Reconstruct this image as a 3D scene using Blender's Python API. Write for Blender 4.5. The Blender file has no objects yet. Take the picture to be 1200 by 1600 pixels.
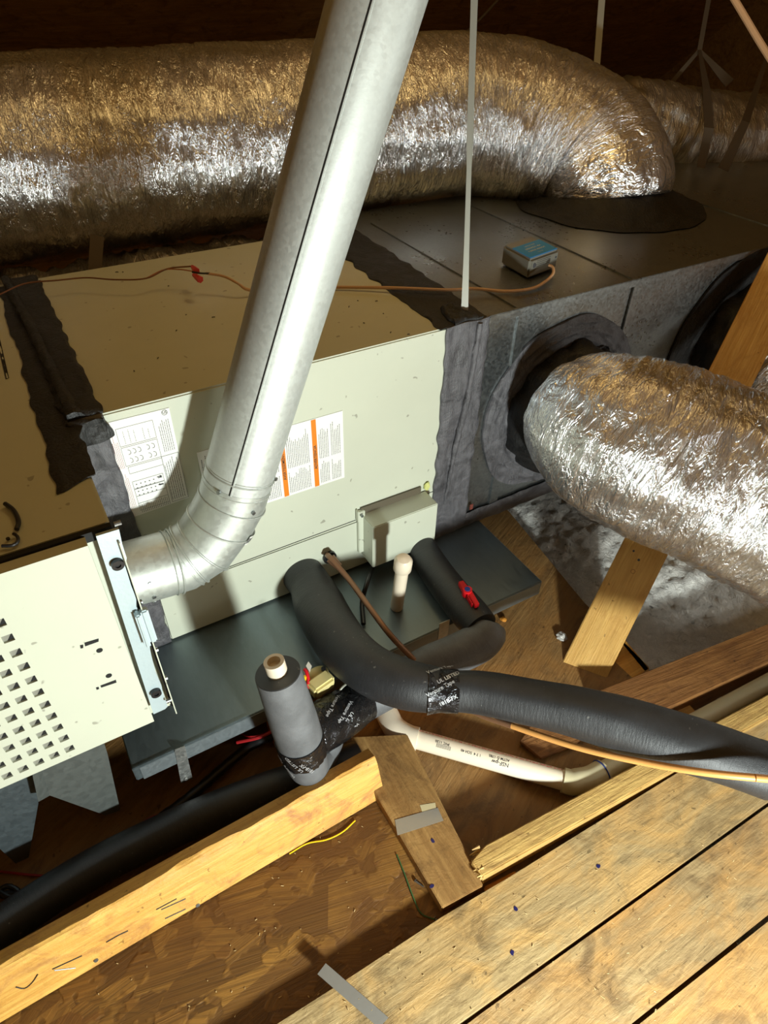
import bpy, bmesh, math, random
from mathutils import Vector, Matrix, Euler, noise
random.seed(7)
V = Vector
# ------------------------------------------------------------------ camera
scene = bpy.context.scene
FPX = 1034.47
CAM = V((-0.0576, -0.8257, 0.4743))
ROT = Euler((0.8627, -0.016, -0.5257), 'XYZ')
MR = ROT.to_matrix()
cd = bpy.data.cameras.new('camera')
cd.sensor_fit = 'VERTICAL'; cd.sensor_height = 32.0; cd.lens = FPX / 1600 * 32.0
cd.clip_start = 0.01; cd.clip_end = 50
cam = bpy.data.objects.new('camera', cd)
cam.location = CAM; cam.rotation_euler = ROT
scene.collection.objects.link(cam); scene.camera = cam
# ------------------------------------------------------------------ light
w = bpy.data.worlds.new('attic_air'); scene.world = w; w.use_nodes = True
w.node_tree.nodes['Background'].inputs[0].default_value = (1.0, 0.92, 0.80, 1)
w.node_tree.nodes['Background'].inputs[1].default_value = 0.12

def lamp(name, kind, loc, col, power, radius, aim=None, size=70, blend=.5):
    l = bpy.data.lights.new(name, kind); l.color = col; l.energy = power
    if kind == 'AREA':
        l.shape = 'DISK'; l.size = radius
    else:
        l.shadow_soft_size = radius
    if kind == 'SPOT':
        l.spot_size = math.radians(size); l.spot_blend = blend
    o = bpy.data.objects.new(name, l); o.location = loc
    if aim is not None:
        o.rotation_euler = (V(aim) - V(loc)).to_track_quat('-Z', 'Y').to_euler()
    scene.collection.objects.link(o)
    return o
lamp('work_light', 'POINT', (0.20, -1.30, -0.20), (0.92, 1.0, 0.95), 80, 0.04)
lamp('added_fill_light', 'POINT', (1.55, -1.15, -0.08), (0.95, 1.0, 0.94), 15, 0.12)  # added fill lamp out of view, brightens the insulation
lamp('attic_bulb', 'POINT', (0.75, 0.25, 1.0), (1.0, 0.70, 0.27), 7, 0.16)
scene.view_settings.view_transform = 'Standard'
scene.view_settings.look = 'None'
scene.view_settings.exposure = 0.0
scene.view_settings.gamma = 1.0
scene.view_settings.use_curve_mapping = False

# ------------------------------------------------------------------ geometry of the view, used to measure positions
def ray(px, py):
    return MR @ V(((px - 600) / FPX, -(py - 800) / FPX, -1))
def P(px, py, ax, val):
    d = ray(px, py); return CAM + d * ((val - CAM[ax]) / d[ax])
def Z(px, py, z): return P(px, py, 2, z)
def Y(px, py, y=0.0): return P(px, py, 1, y)
def PD(px, py, dep): return CAM + ray(px, py) * dep
def depth(p): return -(MR.transposed() @ (p - CAM)).z
def rad(p, wpx): return wpx * depth(p) / FPX / 2

# ------------------------------------------------------------------ objects
COL = scene.collection
def thing(name, label, cat, loc=(0, 0, 0), group=None):
    o = bpy.data.objects.new(name, None); o.location = loc; o.empty_display_size = .05
    COL.objects.link(o); o['label'] = label; o['category'] = cat
    if group: o['group'] = group
    return o
def wloc(o):
    p = V((0, 0, 0))
    while o is not None:
        p += V(o.location); o = o.parent
    return p
def obj(name, bm, mats, parent=None, smooth=True, label=None, sharp=35):
    if not isinstance(mats, (list, tuple)): mats = [mats]
    me = bpy.data.meshes.new(name)
    bmesh.ops.recalc_face_normals(bm, faces=bm.faces)
    if parent is not None:
        off = wloc(parent)
    else:
        xs = [v.co for v in bm.verts]
        off = V(((min(c.x for c in xs) + max(c.x for c in xs)) / 2, (min(c.y for c in xs) + max(c.y for c in xs)) / 2, min(c.z for c in xs)))
    bmesh.ops.translate(bm, verts=bm.verts, vec=-off)
    bm.to_mesh(me); bm.free()
    for m in mats: me.materials.append(m)
    if smooth:
        me.shade_smooth(); me.set_sharp_from_angle(angle=math.radians(sharp))
    o = bpy.data.objects.new(name, me); COL.objects.link(o)
    if parent is not None: o.parent = parent
    else: o.location = off
    if label: o['label'] = label
    return o
def tag(o, label, cat, group=None, kind=None):
    if label: o['label'] = label
    if cat: o['category'] = cat
    if group: o['group'] = group
    if kind: o['kind'] = kind
    return o
def struct(name, bm, m, **k):
    o = obj(name, bm, m, **k); o['kind'] = 'structure'; return o

def BM(): return bmesh.new()
def box(bm, lo, hi, mi=0, bev=0):
    r = bmesh.ops.create_cube(bm, size=1.0)
    vs = r['verts']
    for v in vs:
        v.co = V([lo[i] + (v.co[i] + .5) * (hi[i] - lo[i]) for i in range(3)])
    fs = {f for v in vs for f in v.link_faces}
    for f in fs: f.material_index = mi
    if bev:
        es = {e for f in fs for e in f.edges}
        r = bmesh.ops.bevel(bm, geom=list(es), offset=bev, segments=2, affect='EDGES')
        for f in r['faces']: f.material_index = mi
    return vs
def quad(bm, pts, mi=0):
    f = bm.faces.new([bm.verts.new(V(p)) for p in pts]); f.material_index = mi; return f
def prism(bm, pts, ext, mi=0, bev=0):
    """closed polygon pts pushed along vector ext"""
    ext = V(ext)
    a = [bm.verts.new(V(p)) for p in pts]; b = [bm.verts.new(V(p) + ext) for p in pts]
    fs = [bm.faces.new(a), bm.faces.new(b[::-1])]
    n = len(pts)
    for i in range(n):
        fs.append(bm.faces.new([a[i], b[i], b[(i + 1) % n], a[(i + 1) % n]]))
    for f in fs: f.material_index = mi
    if bev:
        es = {e for f in fs for e in f.edges}
        bmesh.ops.bevel(bm, geom=list(es), offset=bev, segments=2, affect='EDGES')
def spline(pts, rs, step):
    """Catmull-Rom resample -> points, radii"""
    pts = [V(p) for p in pts]
    if len(pts) == 2:
        n = max(2, int((pts[1] - pts[0]).length / step))
        return [pts[0].lerp(pts[1], i / n) for i in range(n + 1)], [rs[0] + (rs[1] - rs[0]) * i / n for i in range(n + 1)]
    P_ = [pts[0] * 2 - pts[1]] + pts + [pts[-1] * 2 - pts[-2]]
    out, ro = [], []
    for i in range(len(pts) - 1):
        a, b, c, d = P_[i:i + 4]
        n = max(1, int(round((c - b).length / step)))
        for k in range(n):
            t = k / n
            out.append(.5 * ((2 * b) + (c - a) * t + (2 * a - 5 * b + 4 * c - d) * t * t + (3 * b - a - 3 * c + d) * t ** 3))
            ro.append(rs[i] + (rs[i + 1] - rs[i]) * t)
    out.append(pts[-1]); ro.append(rs[-1])
    return out, ro
def tube(bm, pts, r, seg=16, step=.01, caps=True, disp=None, mi=0, smoothpath=True):
    if not isinstance(r, (list, tuple)): r = [r] * len(pts)
    if smoothpath: cs, rr = spline(pts, r, step)
    else: cs, rr = [V(p) for p in pts], list(r)
    uvl = bm.loops.layers.uv.verify()
    T = []
    for i in range(len(cs)):
        a = cs[max(0, i - 1)]; b = cs[min(len(cs) - 1, i + 1)]
        T.append((b - a).normalized())
    up = V((0, 0, 1)) if abs(T[0].z) < .9 else V((0, 1, 0))
    n = (up - T[0] * up.dot(T[0])).normalized()
    rings, s, S = [], 0, []
    for i, c in enumerate(cs):
        if i: s += (cs[i] - cs[i - 1]).length
        n = (n - T[i] * n.dot(T[i])).normalized(); bn = T[i].cross(n)
        ring = []
        for k in range(seg):
            th = 2 * math.pi * k / seg
            q = rr[i] + (disp(s, th, rr[i]) if disp else 0)
            ring.append(bm.verts.new(c + (n * math.cos(th) + bn * math.sin(th)) * q))
        rings.append(ring); S.append(s)
    for i in range(len(rings) - 1):
        for k in range(seg):
            k2 = (k + 1) % seg
            f = bm.faces.new([rings[i][k], rings[i + 1][k], rings[i + 1][k2], rings[i][k2]])
            f.material_index = mi; f.smooth = True
            for lp, uv in zip(f.loops, ((S[i], k), (S[i + 1], k), (S[i + 1], k + 1), (S[i], k + 1))):
                lp[uvl].uv = (uv[0], uv[1] / seg * 2 * math.pi * rr[i])
    if caps:
        for ring in (rings[0], rings[-1]):
            f = bm.faces.new(ring); f.material_index = mi
    return rings
def annulus(bm, c, axis, r0, r1, h, seg=32, mi=0):
    """ring: inner r0, outer r1, thickness h along axis"""
    c = V(c); ax = V(axis).normalized()
    u = ax.orthogonal().normalized(); v = ax.cross(u)
    L = []
    for (r, z) in ((r0, 0), (r1, 0), (r1, h), (r0, h)):
        L.append([bm.verts.new(c + ax * z + (u * math.cos(2 * math.pi * k / seg) + v * math.sin(2 * math.pi * k / seg)) * r) for k in range(seg)])
    for a in range(4):
        A, B = L[a], L[(a + 1) % 4]
        for k in range(seg):
            f = bm.faces.new([A[k], A[(k + 1) % seg], B[(k + 1) % seg], B[k]]); f.material_index = mi
def disc(bm, c, axis, r, h, seg=20, mi=0):
    c = V(c); ax = V(axis).normalized()
    tube(bm, [c, c + ax * h], r, seg=seg, caps=True, mi=mi, smoothpath=False)
def sheet(bm, c00, c10, c11, c01, thick, amp=.0015, res=.006, nf=40, mi=0, edge=0.0, seed=0, streak=(1, 1)):
    """bumpy slab bilinear between four corners; grows along the normal; ragged edge"""
    c00, c10, c11, c01 = map(V, (c00, c10, c11, c01))
    nrm = (c10 - c00).cross(c01 - c00).normalized()
    nu = max(2, int((c10 - c00).length / res)); nv = max(2, int((c01 - c00).length / res))
    top = []
    for i in range(nu + 1):
        row = []
        for j in range(nv + 1):
            u, v = i / nu, j / nv
            p = (c00 * (1 - u) + c10 * u) * (1 - v) + (c01 * (1 - u) + c11 * u) * v
            if edge and (i in (0, nu)):
                p = p + (c10 - c00).normalized() * noise.noise(p * 35 + V((seed, 0, 0))) * edge
            if edge and (j in (0, nv)):
                p = p + (c01 - c00).normalized() * noise.noise(p * 35 + V((0, seed, 0))) * edge
            q = V((u * (c10 - c00).length * nf * streak[0], v * (c01 - c00).length * nf * streak[1], seed))
            h = thick + amp * noise.noise(q) + amp * .6 * noise.noise(q * 2.7)
            if i in (0, nu) or j in (0, nv): h = thick * .45
            row.append(bm.verts.new(p + nrm * h))
        top.append(row)
    for i in range(nu):
        for j in range(nv):
            f = bm.faces.new([top[i][j], top[i + 1][j], top[i + 1][j + 1], top[i][j + 1]]); f.material_index = mi
    # skirt down to the surface
    loop = [top[i][0] for i in range(nu + 1)] + [top[nu][j] for j in range(1, nv + 1)] + [top[i][nv] for i in range(nu - 1, -1, -1)] + [top[0][j] for j in range(nv - 1, 0, -1)]
    lo = [bm.verts.new(v.co - nrm * thick * .45) for v in loop]
    for i in range(len(loop)):
        j = (i + 1) % len(loop)
        f = bm.faces.new([loop[i], loop[j], lo[j], lo[i]]); f.material_index = mi
def text_into(bm, s, origin, right, up, size, mi=1, ext=0.0, wrap=None):
    cu = bpy.data.curves.new('t', 'FONT'); cu.body = s; cu.size = size; cu.resolution_u = 2; cu.align_x = 'CENTER'; cu.align_y = 'CENTER'
    cu.extrude = ext; cu.offset = size * .012
    o = bpy.data.objects.new('t', cu); COL.objects.link(o)
    dg = bpy.context.evaluated_depsgraph_get()
    me = bpy.data.meshes.new_from_object(o.evaluated_get(dg))
    r = V(right).normalized(); u = V(up).normalized(); n = r.cross(u)
    me.transform(Matrix(((r.x, u.x, n.x, origin[0]), (r.y, u.y, n.y, origin[1]), (r.z, u.z, n.z, origin[2]), (0, 0, 0, 1))))
    if wrap:
        c0, ax_, R0 = wrap
        for vv in me.vertices:
            p = V(vv.co); q = V(origin); rel0 = q - c0; n0 = (rel0 - ax_ * rel0.dot(ax_)).normalized(); t0_ = ax_.cross(n0)
            dlt = p - q; al = dlt.dot(ax_); ar = dlt.dot(t0_) / R0
            vv.co = c0 + ax_ * (rel0.dot(ax_) + al) + (n0 * math.cos(ar) + t0_ * math.sin(ar)) * R0
    nf = len(bm.faces)
    bm.from_mesh(me)
    bm.faces.ensure_lookup_table()
    for f in bm.faces[nf:]: f.material_index = mi
    bpy.data.objects.remove(o); bpy.data.curves.remove(cu); bpy.data.meshes.remove(me)

# ------------------------------------------------------------------ materials
class N:
    def __init__(s, name):
        s.m = bpy.data.materials.new(name); s.m.use_nodes = True
        s.t = s.m.node_tree; s.b = s.t.nodes['Principled BSDF']; s.tc = None
    def new(s, ty, **k):
        n = s.t.nodes.new(ty)
        for a, b in k.items(): setattr(n, a, b)
        return n
    def link(s, a, b): s.t.links.new(a, b)
    def coord(s, kind='Object', scale=(1, 1, 1), rot=(0, 0, 0)):
        if not s.tc: s.tc = s.new('ShaderNodeTexCoord')
        mp = s.new('ShaderNodeMapping'); mp.inputs['Scale'].default_value = scale; mp.inputs['Rotation'].default_value = rot
        s.link(s.tc.outputs[kind], mp.inputs['Vector']); return mp.outputs[0]
    def noise(s, vec, scale, detail=4, rough=.55, dist=0):
        n = s.new('ShaderNodeTexNoise'); n.inputs['Scale'].default_value = scale; n.inputs['Detail'].default_value = detail
        n.inputs['Roughness'].default_value = rough; n.inputs['Distortion'].default_value = dist
        s.link(vec, n.inputs['Vector']); return n.outputs['Fac']
    def voro(s, vec, scale, feature='F1', out='Distance'):
        n = s.new('ShaderNodeTexVoronoi'); n.feature = feature; n.inputs['Scale'].default_value = scale
        s.link(vec, n.inputs['Vector']); return n.outputs[out]
    def ramp(s, fac, stops):
        n = s.new('ShaderNodeValToRGB'); e = n.color_ramp.elements
        while len(e) > 1: e.remove(e[-1])
        e[0].position = stops[0][0]; e[0].color = c4(stops[0][1])
        for p, c in stops[1:]:
            x = e.new(p); x.color = c4(c)
        s.link(fac, n.inputs[0]); return n.outputs[0]
    def mix(s, fac, a, b, mode='MIX'):
        n = s.new('ShaderNodeMix'); n.data_type = 'RGBA'; n.blend_type = mode
        for inp, v in ((n.inputs[0], fac), (n.inputs[6], a), (n.inputs[7], b)):
            if isinstance(v, (int, float)): inp.default_value = v
            elif isinstance(v, (tuple, list)): inp.default_value = c4(v)
            else: s.link(v, inp)
        return n.outputs[2]
    def math(s, op, a, b=0.0):
        n = s.new('ShaderNodeMath'); n.operation = op
        for i, v in enumerate((a, b)):
            if isinstance(v, (int, float)): n.inputs[i].default_value = v
            else: s.link(v, n.inputs[i])
        return n.outputs[0]
    def bump(s, h, strength=.3, dist=.002, prev=None):
        n = s.new('ShaderNodeBump'); n.inputs['Strength'].default_value = strength; n.inputs['Distance'].default_value = dist
        s.link(h, n.inputs['Height'])
        if prev is not None: s.link(prev, n.inputs['Normal'])
        return n.outputs[0]
    def set(s, base=None, rough=None, metal=None, normal=None, spec=None, coat=None):
        for k, v in (('Base Color', base), ('Roughness', rough), ('Metallic', metal), ('Normal', normal), ('Specular IOR Level', spec), ('Coat Weight', coat)):
            if v is None: continue
            i = s.b.inputs[k]
            if isinstance(v, (int, float)): i.default_value = v
            elif isinstance(v, (tuple, list)): i.default_value = c4(v)
            else: s.link(v, i)
        return s.m
def c4(c): return (c, c, c, 1) if isinstance(c, (int, float)) else (*c[:3], 1)
def s2l(r, g, b):
    f = lambda x: (x / 255 / 12.92) if x / 255 <= .04045 else ((x / 255 + .055) / 1.055) ** 2.4
    return (f(r), f(g), f(b))
def flat(name, rgb, rough=.5, metal=0, bump=0, bscale=200):
    n = N(name)
    nm = None
    if bump: nm = n.bump(n.noise(n.coord(), bscale, 3), bump, .001)
    return n.set(rgb, rough, metal, nm)

def paint(name, rgb, rough=.38):
    n = N(name); v = n.coord()
    a = n.noise(v, 9, 5, .6); b = n.noise(v, 260, 2); d = n.noise(v, 55, 3)
    spots = n.ramp(d, [(.0, 1), (.27, 1), (.3, 0)])
    col = n.mix(n.ramp(a, [(.35, 0), (.75, .25)]), rgb, tuple(x * .8 for x in rgb))
    col = n.mix(n.math('MULTIPLY', n.ramp(n.noise(v, 70, 1), [(.74, 0), (.77, 1)]), .5), col, (.12, .1, .07))
    return n.set(col, n.ramp(a, [(.3, rough), (.7, rough + .12)]), 0, n.bump(b, .12, .0006))
def galv(name, rgb=(.62, .65, .65), rough=.33, spangle=90, dark=.6, metal=.9, stretch=(1, 1, 1)):
    n = N(name); v = n.coord(scale=stretch)
    c = n.voro(v, spangle, 'F1', 'Color')
    g = n.new('ShaderNodeRGBToBW'); n.link(c, g.inputs[0])
    a = n.noise(v, 7, 5, .65); f = n.noise(v, 400, 2)
    col = n.mix(n.ramp(n.math('ADD', n.math('MULTIPLY', g.outputs[0], .55), n.math('MULTIPLY', n.noise(v, spangle * 1.3, 3), .5)), [(.2, 0), (.85, 1)]), tuple(x * dark for x in rgb), rgb)
    col = n.mix(n.ramp(a, [(.35, 0), (.7, .45)]), col, tuple(x * .75 for x in rgb))
    r = n.math('ADD', n.math('MULTIPLY', g.outputs[0], .12), rough - .06)
    r2 = n.math('ADD', r, n.math('MULTIPLY', a, .18))
    return n.set(col, r2, metal, n.bump(f, .15, .0005))
def foil(name, tint=(.86, .86, .87), rough=.2, wr=1.0):
    n = N(name)
    u = n.coord('UV', (1, .085, 1)); u2 = n.coord('UV', (1, .26, 1)); u3 = n.coord('UV', (1, .5, 1))
    a = n.noise(u, 210, 5, .6, .35)
    b = n.noise(u2, 75, 4, .6, .7)
    c = n.noise(u3, 16, 4, .6, .8)
    ra = n.math('ABSOLUTE', n.math('SUBTRACT', a, .5)); rb = n.math('ABSOLUTE', n.math('SUBTRACT', b, .5))
    nm = n.bump(ra, .85 * wr, .0046)
    nm = n.bump(rb, 1.0 * wr, .013, nm)
    nm = n.bump(c, .35 * wr, .01, nm)
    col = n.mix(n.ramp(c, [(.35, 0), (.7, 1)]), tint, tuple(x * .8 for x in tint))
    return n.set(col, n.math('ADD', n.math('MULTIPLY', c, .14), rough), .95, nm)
def mastic(name, base=(.052, .050, .055), rough=.38):
    n = N(name); v = n.coord(); vs = n.coord(scale=(1, 1, .18))
    a = n.noise(v, 22, 6, .7, 1.2); b = n.noise(vs, 180, 4, .6, .8)
    col = n.mix(n.ramp(a, [(.3, 0), (.7, 1)]), tuple(x * .6 for x in base), tuple(x * 1.9 for x in base))
    nm = n.bump(a, .7, .006); nm = n.bump(b, .6, .003, nm)
    return n.set(col, n.ramp(a, [(.3, rough), (.7, rough + .25)]), 0, nm)
def rubber(name, base=(.015, .016, .018), rough=.5):
    n = N(name); v = n.coord('UV')
    b = n.noise(v, 900, 3, .6); a = n.noise(n.coord(), 26, 4, .6)
    w_ = n.noise(n.coord('UV', (1, .25, 1)), 260, 3)
    col = n.mix(n.ramp(a, [(.3, 0), (.75, 1)]), tuple(x * .85 for x in base), tuple(x * 1.5 for x in base))
    col = n.mix(n.ramp(n.noise(n.coord(), 120, 2), [(.72, 0), (.76, .5)]), col, (.2, .19, .17))
    nm = n.bump(b, .35, .0012); nm = n.bump(w_, .35, .0015, nm)
    return n.set(col, rough, 0, nm, .6)
def wood(name, light, dark, angle=0, fine=1.0, stain=None, rough=.55, contrast=1.0, warm=None, knots=True):
    """grain runs along the direction `angle` in the XY plane"""
    n = N(name)
    v = n.coord(rot=(0, 0, -angle))
    def sc(x, y, z):
        mp = n.new('ShaderNodeMapping'); mp.inputs['Scale'].default_value = (x, y, z); n.link(v, mp.inputs['Vector']); return mp.outputs[0]
    g = n.noise(sc(1.6, 26 * fine, 26 * fine), 2.2, 8, .68, 1.4)
    h = n.noise(sc(5, 120 * fine, 120 * fine), 3, 4, .6, .3)
    k = n.noise(sc(1, 1.8, 1.8), 6, 5, .6, 1.2)
    col = n.ramp(g, [(.28, dark), (.5, tuple((a + b) / 2 for a, b in zip(light, dark))), (.66, light)])
    col = n.mix(n.ramp(h, [(.35, .45 * contrast), (.55, 0)]), col, tuple(x * .7 for x in dark))
    if warm: col = n.mix(n.ramp(k, [(.45, 0), (.62, .8)]), col, warm)
    if stain:
        st = n.noise(sc(1, 1.5, 1.5), 9, 6, .7, 1.6)
        col = n.mix(n.ramp(st, [(.5, 0), (.68, .75)]), col, stain)
    sp = n.noise(v, 85, 2)
    col = n.mix(n.ramp(sp, [(.7, 0), (.74, .7)]), col, tuple(x * .35 for x in dark))
    nm = n.bump(g, .45, .004); nm = n.bump(h, .6, .002, nm); nm = n.bump(n.noise(v, 34, 5, .7, 1.0), .35, .004, nm)
    return n.set(col, rough, 0, nm, .35)
def osb(name):
    n = N(name)
    v0 = n.coord()
    cols, bs = [], []
    for i, (ang, sc_) in enumerate(((.35, 30), (1.9, 26), (1.1, 34), (2.6, 24), (.75, 22))):
        mp = n.new('ShaderNodeMapping'); mp.inputs['Rotation'].default_value = (0, 0, ang); mp.inputs['Scale'].default_value = (.26, 1, 0); mp.inputs['Location'].default_value = (i * 3.3, i * 1.7, 0)
        n.link(v0, mp.inputs['Vector'])
        c = n.voro(mp.outputs[0], sc_, 'F1', 'Color'); b = n.new('ShaderNodeRGBToBW'); n.link(c, b.inputs[0])
        g = n.new('ShaderNodeMapping'); g.inputs['Scale'].default_value = (3, 70, 1); n.link(mp.outputs[0], g.inputs['Vector'])
        fib = n.noise(g.outputs[0], 5, 6, .65, .6)
        cc = n.ramp(b.outputs[0], [(.15, s2l(96, 64, 26)), (.45, s2l(128, 88, 38)), (.7, s2l(156, 112, 50)), (.9, s2l(112, 70, 28))])
        cc = n.mix(n.ramp(fib, [(.32, .75), (.58, 0)]), cc, s2l(80, 54, 26))
        cols.append(cc); bs.append(n.math('ADD', n.math('MULTIPLY', b.outputs[0], .8), n.math('MULTIPLY', fib, .5)))
    col = cols[0]; h = bs[0]
    for i in range(1, 5):
        sepc = n.new('ShaderNodeMapping'); sepc.inputs['Location'].default_value = (i * 7, i * 5, 0); n.link(v0, sepc.inputs['Vector'])
        m_ = n.ramp(n.noise(sepc.outputs[0], 13, 3, .6), [(.5, 0), (.53, 1)])
        col = n.mix(m_, col, cols[i])
        mm = n.new('ShaderNodeMix'); n.link(m_, mm.inputs[0]); n.link(h, mm.inputs[2]); n.link(bs[i], mm.inputs[3]); h = mm.outputs[0]
    col = n.mix(n.ramp(n.noise(v0, 3.6, 6, .65, .8), [(.42, .0), (.6, .7)]), col, s2l(92, 58, 28))
    nm = n.bump(h, .7, .003)
    return n.set(col, .5, 0, nm, .4)

M = {}
M['beige'] = paint('beige_enamel', s2l(200, 204, 186), .32)
M['beige_top'] = M['beige']
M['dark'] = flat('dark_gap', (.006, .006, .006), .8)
M['galv'] = galv('galvanised_sheet', (.38, .41, .42), .24, 230, .68, .95)
M['galv_pipe'] = galv('galvanised_vent', (.66, .70, .67), .46, 230, .86, .6)
M['galv_elbow'] = galv('galvanised_elbow', (.62, .66, .62), .40, 160, .84, .7)
M['pan'] = galv('pan_sheet', (.20, .245, .265), .36, 150, .85, .8, (1, .3, 1))
M['blue_steel'] = flat('zinc_rail', s2l(190, 208, 214), .42, .35, .2)
M['foil'] = foil('foil_jacket', rough=.15)
M['foil_dark'] = foil('foil_jacket_shaded', (.5, .46, .42), .3)  # shaded copy of the foil, dim light painted into the tint
M['mastic'] = mastic('grey_mastic', (.075, .073, .08))
M['mastic_dark'] = mastic('black_mastic', (.008, .0078, .0078), .42)
M['rubber'] = rubber('foam_rubber')
M['rubber_grey'] = rubber('foam_rubber_grey', (.10, .104, .11), .6)
M['pvc'] = flat('pvc_white', s2l(226, 212, 190), .35, 0, .15, 90)
M['pvc_old'] = flat('pvc_aged', s2l(196, 186, 152), .4, 0, .2, 60)
M['ink'] = flat('black_print', (.03, .03, .035), .6)
M['ink_red'] = flat('red_print', s2l(150, 50, 50), .6)
M['white'] = flat('white_label', s2l(236, 236, 232), .4)
M['orange'] = flat('orange_bar', s2l(226, 128, 28), .4)
M['blue'] = flat('blue_label', (.015, .30, .95), .4)
M['red'] = flat('red_plastic', s2l(205, 24, 34), .35)
M['red_wire'] = flat('red_wire', s2l(150, 26, 30), .45)
M['valve_blue'] = flat('blue_plastic', s2l(20, 50, 120), .4)
M['copper'] = flat('copper_brown', s2l(140, 104, 78), .42, .55, .3, 120)
M['copper_lit'] = flat('copper_line_lit', s2l(206, 148, 82), .45, .1)  # lit copy of the brown copper, the light painted into its colour
M['cable_tan'] = flat('tan_wire', s2l(196, 158, 122), .45)
M['black_cable'] = flat('black_cable', (.012, .012, .014), .35)
M['black_plastic'] = flat('black_plastic', (.015, .015, .016), .35)
M['strap'] = flat('strap_grey', s2l(150, 150, 140), .45, .3)
M['strap_dark'] = flat('strap_brown', s2l(74, 62, 48), .6)  # darker and browner than the pale straps
M['strap_metal'] = galv('strap_steel', (.55, .56, .54), .4, 200)
M['cream'] = flat('cream_plastic', s2l(214, 200, 138), .4)
M['yellow'] = flat('yellow_plastic', s2l(232, 196, 24), .4)
M['metal_tape'] = flat('metal_tape', s2l(150, 150, 146), .35, .5, .5, 60)
M['cast'] = flat('grey_metal_case', s2l(140, 138, 128), .36, .45, .2)
M['pine'] = wood('pine_bright', s2l(238, 186, 84), s2l(196, 132, 46), 0, .8, s2l(150, 92, 50), .5, .8)
M['pine_post'] = wood('pine_post', s2l(228, 172, 84), s2l(186, 126, 48), 0, .8, None, .55, .8)
M['osb'] = osb('stained_osb')

# ------------------------------------------------------------------ setting: deck, roof
ZD = -0.60
def zpoly(pts, z): return [Z(x, y, z) for x, y in pts]
M['deck'] = wood('deck_ply', s2l(158, 122, 74), s2l(122, 90, 52), .45, .5, s2l(96, 70, 42), .6, .8, s2l(150, 108, 58))
bm = BM()
e1 = Z(1022, 1118, ZD); e2 = Z(985, 1215, ZD)
prism(bm, [(-3, 3.6, ZD), (-3, -1.4, ZD), (.4, -1.4, ZD), (e2.x, e2.y - .05, ZD), (e1.x, e1.y, ZD), (.808, -.41, ZD), (.815, -.22, ZD), (.862, .10, ZD), (.88, .6, ZD), (.88, 3.6, ZD)], (0, 0, -.02))
struct('floor', bm, M['deck'], smooth=False)
# roof: sloping plywood with rafters
M['roof'] = wood('roof_ply', s2l(176, 134, 70), s2l(136, 96, 44), 0, .4, s2l(98, 66, 30), .7, .8)
def roofz(y): return .72 + (1.75 - y) * (.34 if y < 1.75 else .8)
bm = BM()
prism(bm, [(-3.2, -2.6, roofz(-2.6)), (4.5, -2.6, roofz(-2.6)), (4.5, 1.75, roofz(1.75)), (-3.2, 1.75, roofz(1.75))], (0, 0, .02)); prism(bm, [(-3.2, 1.75, .72), (4.5, 1.75, .72), (4.5, 3.5, roofz(3.5)), (-3.2, 3.5, roofz(3.5))], (0, 0, .02))
struct('ceiling', bm, M['roof'], smooth=False)
bm = BM()
for k in range(7):
    x = -2.8 + k * 1.1
    prism(bm, [(x, -2.5, roofz(-2.5) - .002), (x + .04, -2.5, roofz(-2.5) - .002), (x + .04, 1.74, roofz(1.74) - .002), (x, 1.74, roofz(1.74) - .002)], (0, 0, -.1))
struct('trim_1', bm, M['roof'], smooth=False)
for nm, lo, hi in (('wall_right', (4.3, -2.6, -.8), (4.35, 3.6, 2.4)), ('wall_left', (-3.05, -2.6, -.8), (-3.0, 3.6, 2.4)), ('wall_front', (-3.05, -2.6, -.8), (4.35, -2.55, 2.4))):
    bm = BM(); box(bm, lo, hi); struct(nm, bm, M['roof'], smooth=False)
bm = BM(); box(bm, (.4, -2.5, -.80), (4.3, 3.4, -.78)); struct('floor', bm, M['deck'], smooth=False)
# loose insulation
n = N('blown_insulation'); v = n.coord()
a = n.noise(v, 60, 6, .7, .8); b = n.noise(v, 9, 4, .6); c_ = n.noise(v, 26, 4, .7, 1.0)
col = n.mix(n.ramp(a, [(.3, 0), (.7, 1)]), s2l(205, 202, 196), s2l(245, 243, 238))
col = n.mix(n.ramp(b, [(.35, 0), (.7, .6)]), col, s2l(232, 230, 224))
col = n.mix(n.ramp(c_, [(.62, 0), (.74, .85)]), col, s2l(50, 44, 38))
M['fluff'] = n.set(col, .95, 0, n.bump(a, 1.0, .012), .1)
bm = BM()
def ins_h(x, y):
    p = V((x, y, 0))
    h = .03 * noise.noise(p * 3.2) + .016 * noise.noise(p * 9) + .014 * abs(noise.noise(p * 24)) + .010 * noise.noise(p * 55)
    return -.640 + h
nx, ny = 230, 250; x0, x1, y0, y1 = .5, 2.9, -1.25, 1.4
G = [[bm.verts.new((x0 + (x1 - x0) * (i / nx) ** 1.4, y0 + (y1 - y0) * j / ny, 0)) for j in range(ny + 1)] for i in range(nx + 1)]
for r_ in G:
    for q in r_: q.co.z = ins_h(q.co.x, q.co.y)
for i in range(nx):
    for j in range(ny):
        bm.faces.new([G[i][j], G[i + 1][j], G[i + 1][j + 1], G[i][j + 1]])
tag(obj('attic_insulation', bm, M['fluff'], sharp=180), 'loose white blown insulation lying between the joists right of the deck', 'insulation', kind='stuff')

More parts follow.
